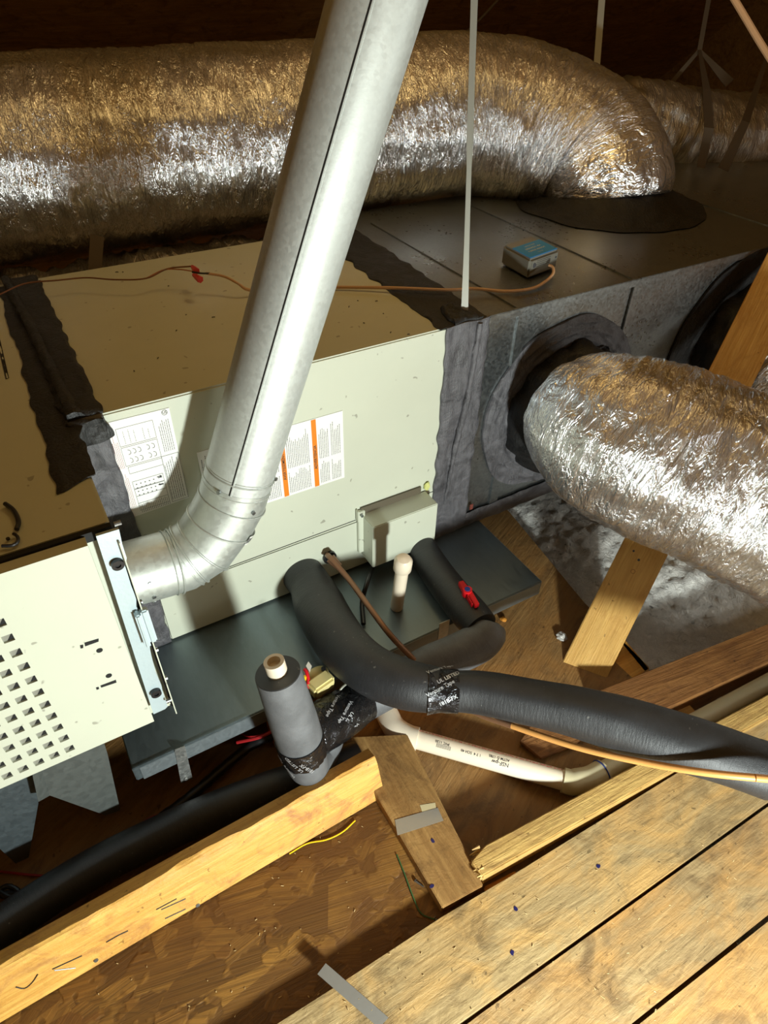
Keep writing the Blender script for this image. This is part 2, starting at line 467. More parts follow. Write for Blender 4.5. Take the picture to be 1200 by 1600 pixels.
# ------------------------------------------------------------------ evaporator coil cabinet
CL, CH, CD = .5556, .4667, .53
coil = thing('coil_cabinet', 'beige enamelled coil cabinet with printed labels, sitting on the grey drain pan', 'air conditioner', (CL / 2, CD / 2, -CH))
bm = BM(); box(bm, (0, 0, -CH), (CL, CD, 0), bev=.0025)
obj('body', bm, M['beige'], coil)
bm = BM()
sy = -.347
quad(bm, [(.002, -.0006, sy), (CL - .002, -.0006, sy + .004), (CL - .002, -.0006, sy + .0055), (.002, -.0006, sy + .0015)])
prism(bm, [(.004, -.002, -CH + .002), (CL - .03, -.002, -CH + .002), (CL - .03, -.002, sy - .001), (.004, -.002, sy - .001)], (0, .0025, 0), bev=.0006, mi=1)
obj('lower_panel', bm, [M['dark'], M['beige']], coil)
# left data label
def lines(bm, x0, x1, z0, z1, pitch, y=-.0016, mi=1, dash=(.004, .014), gap=.0016, th=.0009, vertical=False, fill=.9):
    """rows of small print; vertical=True -> lines run in z"""
    if not vertical:
        z = z1
        while z > z0:
            x = x0
            lim = x0 + (x1 - x0) * random.uniform(.6, 1)
            while x < lim:
                L = min(random.uniform(*dash), lim - x)
                quad(bm, [(x, y, z), (x + L, y, z), (x + L, y, z - th), (x, y, z - th)], mi); x += L + gap
            z -= pitch
    else:
        x = x0
        while x < x1:
            z = z0; lim = z0 + (z1 - z0) * random.uniform(.65, 1)
            while z < lim:
                L = min(random.uniform(*dash), lim - z)
                quad(bm, [(x, y, z), (x + th, y, z), (x + th, y, z + L), (x, y, z + L)], mi); z += L + gap
            x += pitch
bm = BM()
prism(bm, [(.001, -.0012, -.178), (.0865, -.0012, -.174), (.0875, -.0012, -.0145), (.001, -.0012, -.0135)], (0, .001, 0))
Yl = -.0016
def frame(bm, x0, x1, z0, z1, t=.0004, mi=1):
    for a in ((x0, x1, z0, z0 + t), (x0, x1, z1 - t, z1), (x0, x0 + t, z0, z1), (x1 - t, x1, z0, z1)):
        quad(bm, [(a[0], Yl, a[2]), (a[1], Yl, a[2]), (a[1], Yl, a[3]), (a[0], Yl, a[3])], mi)
lines(bm, .003, .010, -.09, -.032, .0022, vertical=True, mi=2, th=.0005, dash=(.001, .003), gap=.0007)
lines(bm, .003, .010, -.16, -.095, .0022, vertical=True, mi=2, th=.0005, dash=(.001, .003), gap=.0007)
lines(bm, .068, .083, -.082, -.03, .0028, vertical=True, th=.0006, dash=(.002, .006), gap=.0008)
frame(bm, .012, .062, -.055, -.026); frame(bm, .012, .062, -.088, -.057); frame(bm, .014, .062, -.102, -.09)
for xx in (.020, .027, .034, .046, .053):
    lines(bm, xx, xx + .003, -.052, -.030, .003, vertical=True, th=.0005, dash=(.001, .003), gap=.0012)
    for z in (-.066, -.08):
        tube(bm, [(xx, Yl, z - .004), (xx + .003, Yl, z - .003), (xx + .003, Yl, z + .002), (xx, Yl, z + .004)], .0003, 4, .001, mi=1)
for zr in (-.116, -.130, -.143, -.156): frame(bm, .014, .058, zr - .0135, zr)
for zr in (-.110, -.123):
    tube(bm, [(.050, Yl, zr - .012), (.056, Yl, zr - .012)], .0006, 4, .01, mi=1)
for i in range(4):
    for j in range(5):
        x = .018 + j * .0062; z = -.1215 - i * .0065
        quad(bm, [(x, Yl, z), (x + .0018, Yl, z), (x + .0018, Yl, z - .0014), (x, Yl, z - .0014)], 1)
for z, sgn in ((-.120, 1), (-.134, -1)):
    xc = .052
    tube(bm, [(xc - .003, Yl, z), (xc + .003, Yl, z)], .0006, 4, .01, mi=1)
    quad(bm, [(xc + sgn * .0042, Yl, z), (xc + sgn * .0012, Yl, z + .002), (xc + sgn * .0012, Yl, z - .002)], 1)
lines(bm, .063, .084, -.168, -.092, .0031, vertical=True, th=.0007, dash=(.002, .008), gap=.0008)
lines(bm, .016, .058, -.174, -.1575, .0026, th=.0006, vertical=True, dash=(.001, .004), gap=.0007)
frame(bm, .0615, .0865, -.172, -.088, .0005)
text_into(bm, 'US', (.080, Yl, -.0195), (1, 0, 0), (0, 0, 1), .0055)
annulus(bm, (.080, Yl, -.0195), (0, -1, 0), .0036, .0041, .0001, 16, 1)
obj('data_label', bm, [M['white'], M['ink'], M['ink_red']], coil, smooth=False, label='white wiring and data label')
# warning label
bm = BM()
wx0, wx1, wz0, wz1 = .112, .354, -.2345, -.0985
prism(bm, [(wx0, -.0012, wz0), (wx1, -.0012, wz0), (wx1, -.0012, wz1), (wx0, -.0012, wz1)], (0, .001, 0))
for xb, word in ((.176, 'WARNING'), (.2405, 'AVERTISSEMENT'), (.297, 'ADVERTENCIA')):
    quad(bm, [(xb, Yl, wz0 + .001), (xb + .0085, Yl, wz0 + .001), (xb + .0085, Yl, wz1 - .001), (xb, Yl, wz1 - .001)], 2)
    text_into(bm, word, (xb + .0043, Yl - .0003, (wz0 + wz1) / 2 - .006), (0, 0, 1), (-1, 0, 0), .0072)
for a, b in ((.116, .172), (.188, .236), (.252, .292), (.309, .326), (.331, .349)):
    for zz0, zz1 in ((wz0 + .005, wz0 + .05), (wz0 + .056, wz1 - .008)):
        lines(bm, a, b, zz0, zz1, .0031, vertical=True, th=.0009, dash=(.0008, .0035), gap=.0009)
obj('warning_label', bm, [M['white'], M['ink'], M['orange']], coil, smooth=False, label='white warning label with orange bars')
# control box on the front
cb0 = (.389, -.047, -.428); cb1 = (.522, 0, -.325)
bm = BM()
c_tl = Y(583, 826, -.047); c_br = Y(679, 849, -.047); c_tr = Y(678, 788, -.047)
X0, X1, ZT, ZB = c_tl.x, c_br.x, (c_tl.z + c_tr.z) / 2, c_br.z
box(bm, (X0, -.047, ZB), (X1, -.002, ZT), bev=.0015)
box(bm, (X0 - .010, -.010, ZB + .012), (X0 + .004, -.002, ZT + .012), bev=.001)
box(bm, (X0 - .012, -.012, ZT - .01), (X0 - .009, -.002, ZT + .016), bev=.001)
box(bm, (X0 - .002, -.0045, ZT - .002), (X1 - .012, -.0015, ZT + .0155), mi=1)  # dark strip painted for the shade in the recess above the box
cbx = obj('control_box', bm, [M['beige'], flat('box_recess_shade', s2l(92, 84, 68), .6)], coil, label='small beige sheet metal box on the cabinet front')
bm = BM()
disc(bm, (X0 - .005, -.012, ZT + .006), (0, -1, 0), .003, .004, 8)
obj('screw', bm, M['galv'], cbx)
bm = BM(); bmesh.ops.create_icosphere(bm, subdivisions=3, radius=.009)
for v in bm.verts: v.co = V((v.co.x * .7, v.co.y * .5, v.co.z)) * (1 + .3 * noise.noise(v.co * 200)) + V((X1 + .002, -.004, ZT + .012))
obj('foam_plug', bm, flat('yellow_foam', s2l(206, 208, 130), .7), coil)
# grommets
g = Y(513, 868, 0)
bm = BM(); annulus(bm, (g.x, -.003, g.z), (0, -1, 0), .005, .0135, .005, 28); annulus(bm, (g.x, -.008, g.z), (0, -1, 0), .005, .009, .003, 28)
obj('grommet', bm, M['black_plastic'], coil, label='black rubber grommet around the thin copper line')
# specks of dirt on top
bm = BM()
for px, py in ((193, 425), (246, 560), (210, 580), (290, 492), (275, 517), (336, 495), (185, 425), (590, 470), (600, 490), (570, 505), (610, 520), (640, 522), (560, 470), (545, 480), (262, 447)):
    q = Z(px, py, .001); a = random.uniform(0, 3); L = random.uniform(.001, .003)
    tube(bm, [q, q + V((math.cos(a) * L, math.sin(a) * L, .0003)), q + V((math.cos(a) * L * 2, math.sin(a) * L * 1.4, 0))], .0007, 5, .001)
obj('dirt_speck', bm, M['black_plastic'], coil)['kind'] = 'stuff'

# ------------------------------------------------------------------ supply plenum
PL0, PL1 = .575, 2.1
plen = thing('supply_plenum', 'galvanised sheet metal plenum box with round collars, right of the beige cabinet', 'duct', ((PL0 + PL1) / 2, CD / 2, -CH))
bm = BM(); box(bm, (PL0, .004, -CH), (PL1, .62, -.001), bev=.002)
obj('body', bm, M['galv'], plen)
bm = BM()
for x in (.70, .98, 1.5):
    box(bm, (x, -.0005, -CH + .03), (x + .022, .006, -.003), bev=.001)
    box(bm, (x, .004, -.002), (x + .022, CD - .004, .0015), bev=.0008)
box(bm, (PL0, -.001, -.012), (PL1, .006, .0025), bev=.001)
obj('seam', bm, M['galv'], plen, label='folded drive cleats of the sheet metal')
# mastic joint between coil and plenum
jx0, jx1 = .548, .636
bm = BM()
sheet(bm, (jx0, -.001, -CH - .012), (jx1, -.001, -CH - .004), (jx1, -.001, .002), (jx0, -.001, .002), .005, .004, .004, 22, edge=.006, seed=3, streak=(1.6, .35))
tube(bm, [(.612, -.006, -.002), (.605, -.007, -.10), (.598, -.009, -.16), (.585, -.007, -.26), (.575, -.006, -.38)], [.005, .006, .007, .005, .003], 8, .006, disp=lambda s, t, r: .002 * noise.noise(V((s * 90, t, 0))))
obj('mastic_joint', bm, M['mastic'], plen, label='dark grey brushed sealant band on the front', sharp=60)
bm = BM()
sheet(bm, (.536, -.002, 0), (.634, -.002, 0), (.648, CD, 0), (.552, CD, 0), .0035, .002, .005, 22, edge=.008, seed=9, streak=(1, .4))
sheet(bm, (.560, -.001, .002), (.62, -.001, .002), (.605, .07, .002), (.575, .06, .002), .007, .005, .004, 60, edge=.01, seed=5)
obj('mastic_joint', bm, M['mastic_dark'], plen, label='black sealant band on the top', sharp=60)
bm = BM()
sheet(bm, (.60, -.0005, -CH - .006), (1.06, -.0005, -CH - .006), (1.04, -.0005, -CH + .038), (.61, -.0005, -CH + .03), .003, .003, .005, 30, edge=.004, seed=4, streak=(.4, 1.5))
obj('mastic_joint', bm, M['mastic'], plen, label='dark grey sealant along the lower front edge', sharp=60)
bm = BM()
q = Y(735, 792, -.004); box(bm, (q.x - .003, -.0068, q.z - .006), (q.x + .005, -.0045, q.z + .008), bev=.0005)
obj('tape_scrap', bm, flat('rust_tape', s2l(120, 62, 52), .5, 0, .5), plen)
# collar 1
def ring_of_mastic(cx, cz, r0, r1, seed, parent, th=.006, mat=None, yb=0.0, lumps=.005):
    bm = BM(); nseg, nr = 140, 16
    R_ = []
    for k in range(nseg):
        a = 2 * math.pi * k / nseg
        row = []
        for j in range(nr + 1):
            t = j / nr
            rr = r0 + (r1 - r0) * t
            if j == nr: rr += .010 * noise.noise(V((math.cos(a) * 2, math.sin(a) * 2, seed)))
            h = th * (math.sin(math.pi * min(1, t * 1.0 + .08)) ** .5 if t < .95 else .2)
            q = V((math.cos(a) * 3, math.sin(a) * 3, t * 9 + seed))
            h += lumps * noise.noise(q) * (1 if 0 < j < nr else 0) + lumps * .6 * noise.noise(q * 3)
            row.append(bm.verts.new((cx + math.cos(a) * rr, yb - max(h, .0012), cz + math.sin(a) * rr)))
        R_.append(row)
    for k in range(nseg):
        for j in range(nr):
            bm.faces.new([R_[k][j], R_[k][j + 1], R_[(k + 1) % nseg][j + 1], R_[(k + 1) % nseg][j]])
    for k in range(nseg):
        a, b = R_[k][nr], R_[(k + 1) % nseg][nr]
        bm.faces.new([a, b, bm.verts.new((b.co.x, .003, b.co.z)), bm.verts.new((a.co.x, .003, a.co.z))])
    return obj('mastic_ring', bm, mat or M['mastic'], parent, sharp=80)
C1 = (.845, -.232)
ring_of_mastic(C1[0], C1[1], .130, .190, 2, plen)
def crinkle(amp, f1=55, f2=2.5, seed=0.0, big=.006):
    def d(s, th, r):
        c, q = math.cos(th), math.sin(th)
        a = noise.noise(V((s * f1, c * f2, q * f2 + seed)))
        b = noise.noise(V((s * 11 + seed, c * 3.2, q * 3.2)))
        e = noise.noise(V((s * 120 + c * 3, c * 5 + seed, q * 5)))
        return amp * (1 - 2 * abs(a)) + big * b + amp * .4 * e
    return d
bm = BM()
tube(bm, [(C1[0], .01, C1[1]), (C1[0], -.02, C1[1]), (C1[0] + .01, -.05, C1[1] - .002), (C1[0] + .022, -.085, C1[1] - .006), PD(892, 642, 1.215)], [.137, .136, .128, .118, .10], 96, .004, disp=crinkle(.005, 40, 5, 4, .012))
obj('collar', bm, M['mastic_dark'], plen, label='black sealant smeared round collar at the front', sharp=180)
C2 = (1.37, -.215)
ring_of_mastic(C2[0], C2[1], .12, .215, 8, plen, mat=M['mastic_dark'])
bm = BM()
tube(bm, [(C2[0], .01, C2[1]), (C2[0], -.03, C2[1]), (C2[0], -.07, C2[1] - .004)], [.14, .137, .13], 80, .005, disp=crinkle(.004, 40, 5, 1, .01))
obj('collar', bm, M['mastic_dark'], plen, label='black sealant smeared collar further along', sharp=180)
# collar on top for the big duct
bm = BM()
TC = V((1.30, .40))
R_ = []
for k in range(120):
    a = 2 * math.pi * k / 120; row = []
    for j in range(12):
        t = j / 11; rr = .13 + .10 * t + (.012 * noise.noise(V((math.cos(a) * 3, math.sin(a) * 3, 1))) if j > 9 else 0)
        h = .05 * (1 - t) ** 2 + .003 + .006 * noise.noise(V((math.cos(a) * 4, math.sin(a) * 4, t * 7)))
        row.append(bm.verts.new((TC.x + math.cos(a) * rr, min(CD - .002, TC.y + math.sin(a) * rr), max(h, .0012) if j < 11 else .0012)))
    R_.append(row)
for k in range(120):
    for j in range(11):
        bm.faces.new([R_[k][j], R_[(k + 1) % 120][j], R_[(k + 1) % 120][j + 1], R_[k][j + 1]])
obj('mastic_ring', bm, M['mastic_dark'], plen, label='black sealant mound around the top opening', sharp=180)

# ------------------------------------------------------------------ mastic over furnace/coil joint
bm = BM()
sheet(bm, (-.042, -.002, -CH), (.003, -.002, -CH), (.003, -.002, .004), (-.042, -.002, .004), .005, .006, .004, 30, edge=.003, seed=6, streak=(1, .6))
bm2 = BM()
qa_ = Z(90, 770, .001); qb_ = Z(14, 508, .001); qc_ = qb_ + (qb_ - qa_) * .35
sheet(bm2, qa_, (-.036, qa_.y + .01, .001), (.006, qc_.y, .001), qc_, .003, .002, .006, 25, edge=.006, seed=11, streak=(1, .4))
sheet(bm2, (-.045, .0, .003), (.004, -.004, .003), (.002, CD, .003), (-.045, CD, .003), .006, .003, .005, 25, edge=.006, seed=13, streak=(1, .3))
tube(bm2, [(-.03, -.004, .004), (-.034, .1, .008), (-.04, .3, .008), (-.05, CD, .006)], [.012, .008, .008, .008], 8, .008, disp=lambda s, t, r: .003 * noise.noise(V((s * 50, t, 0))))
sheet(bm2, (-.045, -.012, -.03), (.006, -.012, -.03), (.004, -.010, .008), (-.045, -.010, .008), .006, .008, .004, 40, edge=.01, seed=17)
obj('mastic_joint', bm, M['mastic'], coil, label='dark grey sealant strip down the front left edge', sharp=60)
obj('mastic_joint', bm2, M['mastic_dark'], coil, label='wide black sealant band over the top joint', sharp=60)
bm = BM(); box(bm, (-.037, .004, -.36), (-.0005, CD - .005, -.001))
obj('connecting_flange', bm, M['mastic_dark'], coil)

# ------------------------------------------------------------------ furnace
FX1 = -.0385; FX0 = -1.15; FZ = -.345
furn = thing('furnace', 'beige gas furnace lying on its side with louvred access door, left of the coil cabinet', 'furnace', ((FX0 + FX1) / 2, .15, FZ))
bm = BM(); box(bm, (FX0, -.222, FZ), (FX1, CD, 0), bev=.002)
obj('cabinet', bm, M['beige'], furn)
DY = -.246
bm = BM()
dr = Y(180, 928, DY).x
db = Y(241, 1127, DY)
DX = db.x; DZ0 = db.z
# door skin with real louvre openings cut as a cell grid
pitch_x, pitch_z = .0183, .0246
louv = []
for c in range(40):
    for r_ in range(12):
        x = -.1705 - c * pitch_x; z = -.3105 + r_ * pitch_z
        top = -.055 - c * .0492
        if z > max(top, -.075 if c < 1 else -.10 - c * .01) and c < 5: continue
        if z < -.33 or z > -.04: continue
        if r_ > 10 - 2 * c and c < 6: continue
        louv.append((x + .0, z + (.0 if c % 2 == 0 else .0)))
louv = [l for l in louv if l[0] > FX0 + .05]
hs = .0054
xs = sorted({FX0, DX} | {round(l[0] - hs, 5) for l in louv} | {round(l[0] + hs, 5) for l in louv})
zs = sorted({DZ0, -.002} | {round(l[1] - hs, 5) for l in louv} | {round(l[1] + hs, 5) for l in louv})
holes = {(round(l[0] - hs, 5), round(l[1] - hs, 5)) for l in louv}
vg = {}
def gv(x, z, y):
    k = (x, z, y)
    if k not in vg: vg[k] = bm.verts.new((x, y, z))
    return vg[k]
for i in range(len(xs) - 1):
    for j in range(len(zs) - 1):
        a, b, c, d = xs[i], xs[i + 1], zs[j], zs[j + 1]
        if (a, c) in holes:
            # side walls, recessed plate, and its corner shadow painted as a dark triangle
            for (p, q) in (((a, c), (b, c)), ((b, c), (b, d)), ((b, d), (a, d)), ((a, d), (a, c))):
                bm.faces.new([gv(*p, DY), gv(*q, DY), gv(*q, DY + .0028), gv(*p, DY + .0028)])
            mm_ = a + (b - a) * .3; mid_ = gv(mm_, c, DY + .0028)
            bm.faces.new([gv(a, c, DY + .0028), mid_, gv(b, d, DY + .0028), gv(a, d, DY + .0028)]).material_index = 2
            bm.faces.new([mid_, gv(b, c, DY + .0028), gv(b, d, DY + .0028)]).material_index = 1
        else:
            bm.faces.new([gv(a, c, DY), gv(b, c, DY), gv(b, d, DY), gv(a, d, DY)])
# rim: top flange and bottom
quad(bm, [(FX0, DY, -.002), (DX, DY, -.002), (DX, -.231, -.002), (FX0, -.231, -.002)])
quad(bm, [(DX, DY, -.002), (DX, DY, DZ0), (DX, -.231, DZ0), (DX, -.231, -.002)])
quad(bm, [(FX0, DY, DZ0), (DX, DY, DZ0), (DX, -.231, DZ0), (FX0, -.231, DZ0)])
quad(bm, [(FX0, -.231, -.003), (DX, -.231, -.003), (DX, -.231, DZ0), (FX0, -.231, DZ0)], 1)
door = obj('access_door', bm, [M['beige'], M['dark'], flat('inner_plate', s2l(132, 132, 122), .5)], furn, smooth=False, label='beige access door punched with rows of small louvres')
# punched marks on the door
def D(x, y): return Y(x, y, DY)
def mark(pts):
    bm = BM(); prism(bm, [V((q.x, DY - .0006, q.z)) for q in [D(*p) for p in pts]], (0, .0008, 0)); obj('punched_slot', bm, M['dark'], furn, smooth=False)
mark([(132, 1004), (154, 997.5), (154, 1002), (133, 1009.5)]); mark([(125, 1008), (130, 1007), (130, 1012), (126, 1013)])
mark([(157, 1071), (181, 1062), (182, 1066), (158, 1074)]); mark([(150, 1074), (154, 1073), (155, 1076), (151, 1077.5)])
for (px, py) in ((155.5, 1016), (170, 1055.5)):
    q = D(px, py); bm = BM(); disc(bm, (q.x, DY + .0004, q.z), (0, -1, 0), .0036, .001, 18)
    obj('punched_hole', bm, M['dark'], furn, smooth=False)
# zinc side rail
bm = BM()
rl = [(150, 838), (186, 827), (191, 850), (198, 872), (196, 885), (205, 915), (213, 935), (213, 948), (222, 962), (232, 1000), (236, 1022), (243, 1050), (252, 1070), (254, 1080), (262, 1104), (258, 1108), (240, 1116)]
prism(bm, [Y(x, y, DY + .006) for x, y in rl], (0, .004, 0))
rail = obj('side_rail', bm, M['blue_steel'], furn, smooth=False, label='pale blue zinc plated rail')
for px, py in ((183, 880), (243, 1081)):
    q = Y(px, py, DY + .005); bm = BM()
    annulus(bm, (q.x, q.y, q.z), (0, -1, 0), .0032, .0068, .005, 20); disc(bm, (q.x, q.y, q.z), (0, -1, 0), .0045, .003, 8)
    obj('screw', bm, M['black_plastic'], rail, label='black plastic cap screw')
bm = BM()
a, b = Y(213, 958, DY), Y(222, 1012, DY)
box(bm, (a.x - .003, DY - .006, b.z), (a.x + .004, DY + .006, a.z), bev=.002)
box(bm, (a.x + .004, DY - .004, b.z + .004), (a.x + .013, DY + .006, a.z + .002), bev=.002)
obj('latch', bm, M['blue_steel'], rail)
bm = BM()
box(bm, (FX1 + .0012, DY + .0, FZ + .01), (FX1 + .0026, -.222, -.012), bev=.0004)
obj('flange', bm, M['beige'], furn)
bm = BM(); box(bm, (FX0, -.2295, -.012), (FX1, -.2225, .0005)); box(bm, (FX1 - .001, DY + .008, FZ + .02), (FX1 + .0012, -.223, -.015)); obj('gap', bm, M['dark'], furn, smooth=False)
for px, py in ((183, 818), (263, 1095)):
    bm = BM(); q = Y(px, py, DY); tube(bm, [q + V((-.003, 0, 0)), q + V((.004, 0, 0))], .0028, 10, .01); obj('screw', bm, M['galv'], furn)
for zz in (-.12, -.21, -.27):
    bm = BM(); q = V((FX1 + .0027, -.232, zz)); tube(bm, [q, q + V((.003, 0, 0))], .0032, 8, .01); obj('screw', bm, M['galv'], furn)
# bent black wire loops painted on the top
bm = BM()
arc = [(8, 787), (20, 796), (27, 808), (29, 818), (26, 827)]
tube(bm, [Z(x, y, .004) for x, y in arc], .0026, 8, .003)
arc = [(21, 834), (27, 838), (28, 846), (20, 852), (3, 853)]
tube(bm, [Z(x, y, .004) for x, y in arc], .0018, 8, .003)
q = Z(13, 843, .002); disc(bm, q, (0, 0, 1), .002, .002, 8)
obj('wire_handle', bm, M['black_plastic'], furn, label='curved black rubber edging in the top opening')
bm = BM(); sheet(bm, Z(-6, 530, .001), Z(0, 530, .001), Z(14, 590, .001), Z(9, 592, .001), .001, .001, .004, 40)
obj('sealant_run', bm, M['mastic_dark'], furn)
# sheet metal feet below the furnace
M['feet'] = galv('furnace_feet_sheet', (.15, .165, .155), .5, 120, .8, .6)
def pat(px, py, y): return Y(px, py, y)
bm = BM()
yb = -.20
prism(bm, [Y(50, 1150, yb), Y(150, 1120, yb), Y(168, 1178, yb), Y(188, 1266, yb), Y(165, 1274, yb), Y(78, 1243, yb), Y(62, 1195, yb)], (0, .0015, 0))
prism(bm, [Y(78, 1243, yb), Y(60, 1253, yb - .012), Y(46, 1190, yb - .012), Y(62, 1190, yb)], (0, .0015, 0))
obj('sheet_metal_foot', bm, M['feet'], furn, smooth=False)
bm = BM()
prism(bm, [Y(-60, 1200, -.19), Y(48, 1190, -.19), Y(60, 1255, -.19), Y(44, 1345, -.19), Y(25, 1350, -.19), Y(-60, 1270, -.19)], (0, .0015, 0))
obj('sheet_metal_foot', bm, M['pan'], furn, smooth=False)

# ------------------------------------------------------------------ flue pipe
fl = [V((-.037, -.085, -.206)), V((.03, -.085, -.213)), V((.085, -.085, -.205)), V((.118, -.085, -.155)), V((.139, -.085, -.115)), V((.357, -.098, .432))]
flue = thing('flue_pipe', 'shiny galvanised vent pipe rising diagonally in front of the beige cabinet', 'vent pipe', fl[0])
up = (fl[5] - fl[4]).normalized()
r0 = .0485
bm = BM()
top = fl[5] + up * .25
tube(bm, [fl[4] - up * .01, fl[4] + up * .03, top], [r0 * .985, r0, r0], 64, .02, smoothpath=False)
pipe = obj('pipe', bm, M['galv_pipe'], flue, sharp=60)
# seam line down the pipe
side = V((0, -1, 0)); side = (side - up * side.dot(up)).normalized(); oth = up.cross(side)
def onpipe(t, ang, r=r0): return fl[4] + up * t + (side * math.cos(ang) + oth * math.sin(ang)) * r
bm = BM()
camdir = (CAM - (fl[4] + up * .3)); 
sgn = 1 if oth.dot(V((1, 0, 0))) > 0 else -1
ang = -.60 * sgn
tube(bm, [onpipe(.012, ang), onpipe(.9, ang)], .0011, 5, .02)
obj('seam', bm, M['dark'], pipe)
bm = BM()
tube(bm, [onpipe(.012, ang + .035 * sgn), onpipe(.9, ang + .035 * sgn)], .0016, 6, .02)
obj('seam_fold', bm, M['galv_pipe'], pipe)
bm = BM()
def ringbead(bm, c, ax, r, br, seg=48):
    ax = ax.normalized(); u = ax.orthogonal().normalized(); v_ = ax.cross(u)
    pts = [c + (u * math.cos(2 * math.pi * k / seg) + v_ * math.sin(2 * math.pi * k / seg)) * r for k in range(seg + 1)]
    tube(bm, pts, br, 8, smoothpath=False, caps=False)
ringbead(bm, fl[4] + up * .028, up, r0, .0016); ringbead(bm, fl[4] + up * .006, up, r0, .001); ringbead(bm, fl[4] + up * .032, up, r0 - .0005, .0012)
obj('crimp', bm, M['galv_elbow'], pipe)
# adjustable elbow: straight gores with beads
gp = [fl[0], V((.012, -.085, -.2105)), V((.042, -.085, -.213)), V((.078, -.085, -.200)), V((.110, -.085, -.165)), V((.131, -.085, -.134)), fl[4] + up * .012]
gr = [.0465, .0475, .048, .049, .049, .0488, .0488]
bm = BM()
tube(bm, gp, gr, 64, .01, smoothpath=False)
elb = obj('elbow', bm, M['galv_elbow'], flue, sharp=25)
bm = BM()
for i, (a, off) in enumerate(((1, .012), (1, .02), (2, .006), (2, .014), (3, 0), (4, -.004), (5, 0))):
    d = (gp[min(a + 1, 6)] - gp[a]).normalized() if a < 6 else up
    dp = (gp[a] - gp[a - 1]).normalized()
    ax = (d + dp) if off == 0 else d
    ringbead(bm, gp[a] + d * off, ax, gr[a] + .0008, .0017 if i in (1, 3, 4, 5) else .0011)
obj('bead', bm, M['galv_elbow'], elb)
for s_, an in ((-.01, .2), (.035, .9), (.012, -.9)):
    bm = BM(); q = fl[4] + up * s_ + (side * math.cos(an) + oth * math.sin(an)) * (r0 + .001); disc(bm, q, (q - (fl[4] + up * s_)), .003, .003, 8); obj('screw', bm, M['galv'], elb)
q0 = V((-.012, -.085, -.209))
for an in (.3, -.25, -1.0):
    bm = BM(); d = V((0, -math.cos(an), math.sin(an))); disc(bm, q0 + d * .046, d, .003, .003, 8); obj('screw', bm, M['galv'], elb)
# small barcode sticker on the elbow
bm = BM()
c = (gp[3] + gp[4]) / 2; ax = (gp[4] - gp[3]).normalized(); u = V((0, -1, 0)); v_ = ax.cross(u).normalized()
if v_.z > 0: v_ = -v_
def onel(t, an, r=.0512): return c + ax * t + (u * math.cos(an) + v_ * math.sin(an)) * r
for k in range(8):
    a0, a1 = .55 + k * .09, .55 + (k + 1) * .09
    quad(bm, [onel(.018, a0), onel(.018, a1), onel(.034, a1), onel(.034, a0)])
    quad(bm, [onel(.021, a0 + .01, .0516), onel(.021, a0 + .05, .0516), onel(.031, a0 + .05, .0516), onel(.031, a0 + .01, .0516)], 1)
obj('barcode_sticker', bm, [M['white'], M['ink']], elb, smooth=False, label='small white barcode sticker')

# ------------------------------------------------------------------ big flexible duct on top
r_main = .192
bm = BM()
path = [(-1.2, .86, .112), (-.6, .835, .122), (0, .815, .125), (.5, .775, .135), (.85, .735, .145), (1.05, .70, .148), (1.20, .61, .130), (1.285, .50, .085), (1.30, .42, .035), (1.30, .40, -.002)]
tube(bm, path, [.186, .186, .184, .180, .178, .178, .176, .172, .162, .14], 200, .0045, disp=crinkle(.0026, 70, 2.0, 0, .006))
tag(obj('flexible_duct', bm, M['foil'], sharp=180), 'large silver foil flexible duct running above the cabinet and bending down onto the plenum', 'flexible duct', 'foil flexible ducts')
# darker duct behind at the right
bm = BM()
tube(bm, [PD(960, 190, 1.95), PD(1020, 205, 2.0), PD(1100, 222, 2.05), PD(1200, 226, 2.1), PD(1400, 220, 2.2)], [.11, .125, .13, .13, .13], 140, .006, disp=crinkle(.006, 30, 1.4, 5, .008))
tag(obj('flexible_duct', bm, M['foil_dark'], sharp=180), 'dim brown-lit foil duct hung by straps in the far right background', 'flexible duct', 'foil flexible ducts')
# front right duct
C0 = V((C1[0] + .02, -.07, C1[1] - .006))
pf = [PD(888, 640, 1.225), PD(912, 655, 1.195), PD(955, 678, 1.165), PD(1020, 706, 1.14), PD(1145, 757, 1.11), PD(1290, 835, 1.09), PD(1500, 960, 1.08)]
bm = BM()
tube(bm, pf, [.098, .122, .142, .150, .150, .150, .150], 180, .004, disp=crinkle(.0028, 60, 1.8, 9, .007))
tag(obj('flexible_duct', bm, M['foil'], sharp=180), 'silver foil flexible duct coming out of the plenum front collar towards the lower right', 'flexible duct', 'foil flexible ducts')
# second branch
bm = BM()
tube(bm, [(C2[0] + .01, -.06, C2[1] - .004), (C2[0] + .05, -.13, C2[1] - .04), (C2[0] + .15, -.22, C2[1] - .10), (C2[0] + .32, -.30, C2[1] - .15), (C2[0] + .7, -.36, C2[1] - .17)], [.12, .135, .14, .14, .14], 140, .006, disp=crinkle(.006, 40, 2.2, 15, .008))
tag(obj('flexible_duct', bm, M['foil'], sharp=180), 'short stretch of foil duct seen behind the tilted wooden stud', 'flexible duct', 'foil flexible ducts')
# low duct behind the cabinet
bm = BM()
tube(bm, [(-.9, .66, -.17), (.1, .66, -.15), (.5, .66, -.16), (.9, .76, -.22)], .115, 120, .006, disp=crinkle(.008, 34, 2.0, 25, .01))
tag(obj('flexible_duct', bm, M['foil_dark'], sharp=180), 'dark crumpled foil duct low in the gap behind the beige cabinet', 'flexible duct', 'foil flexible ducts')

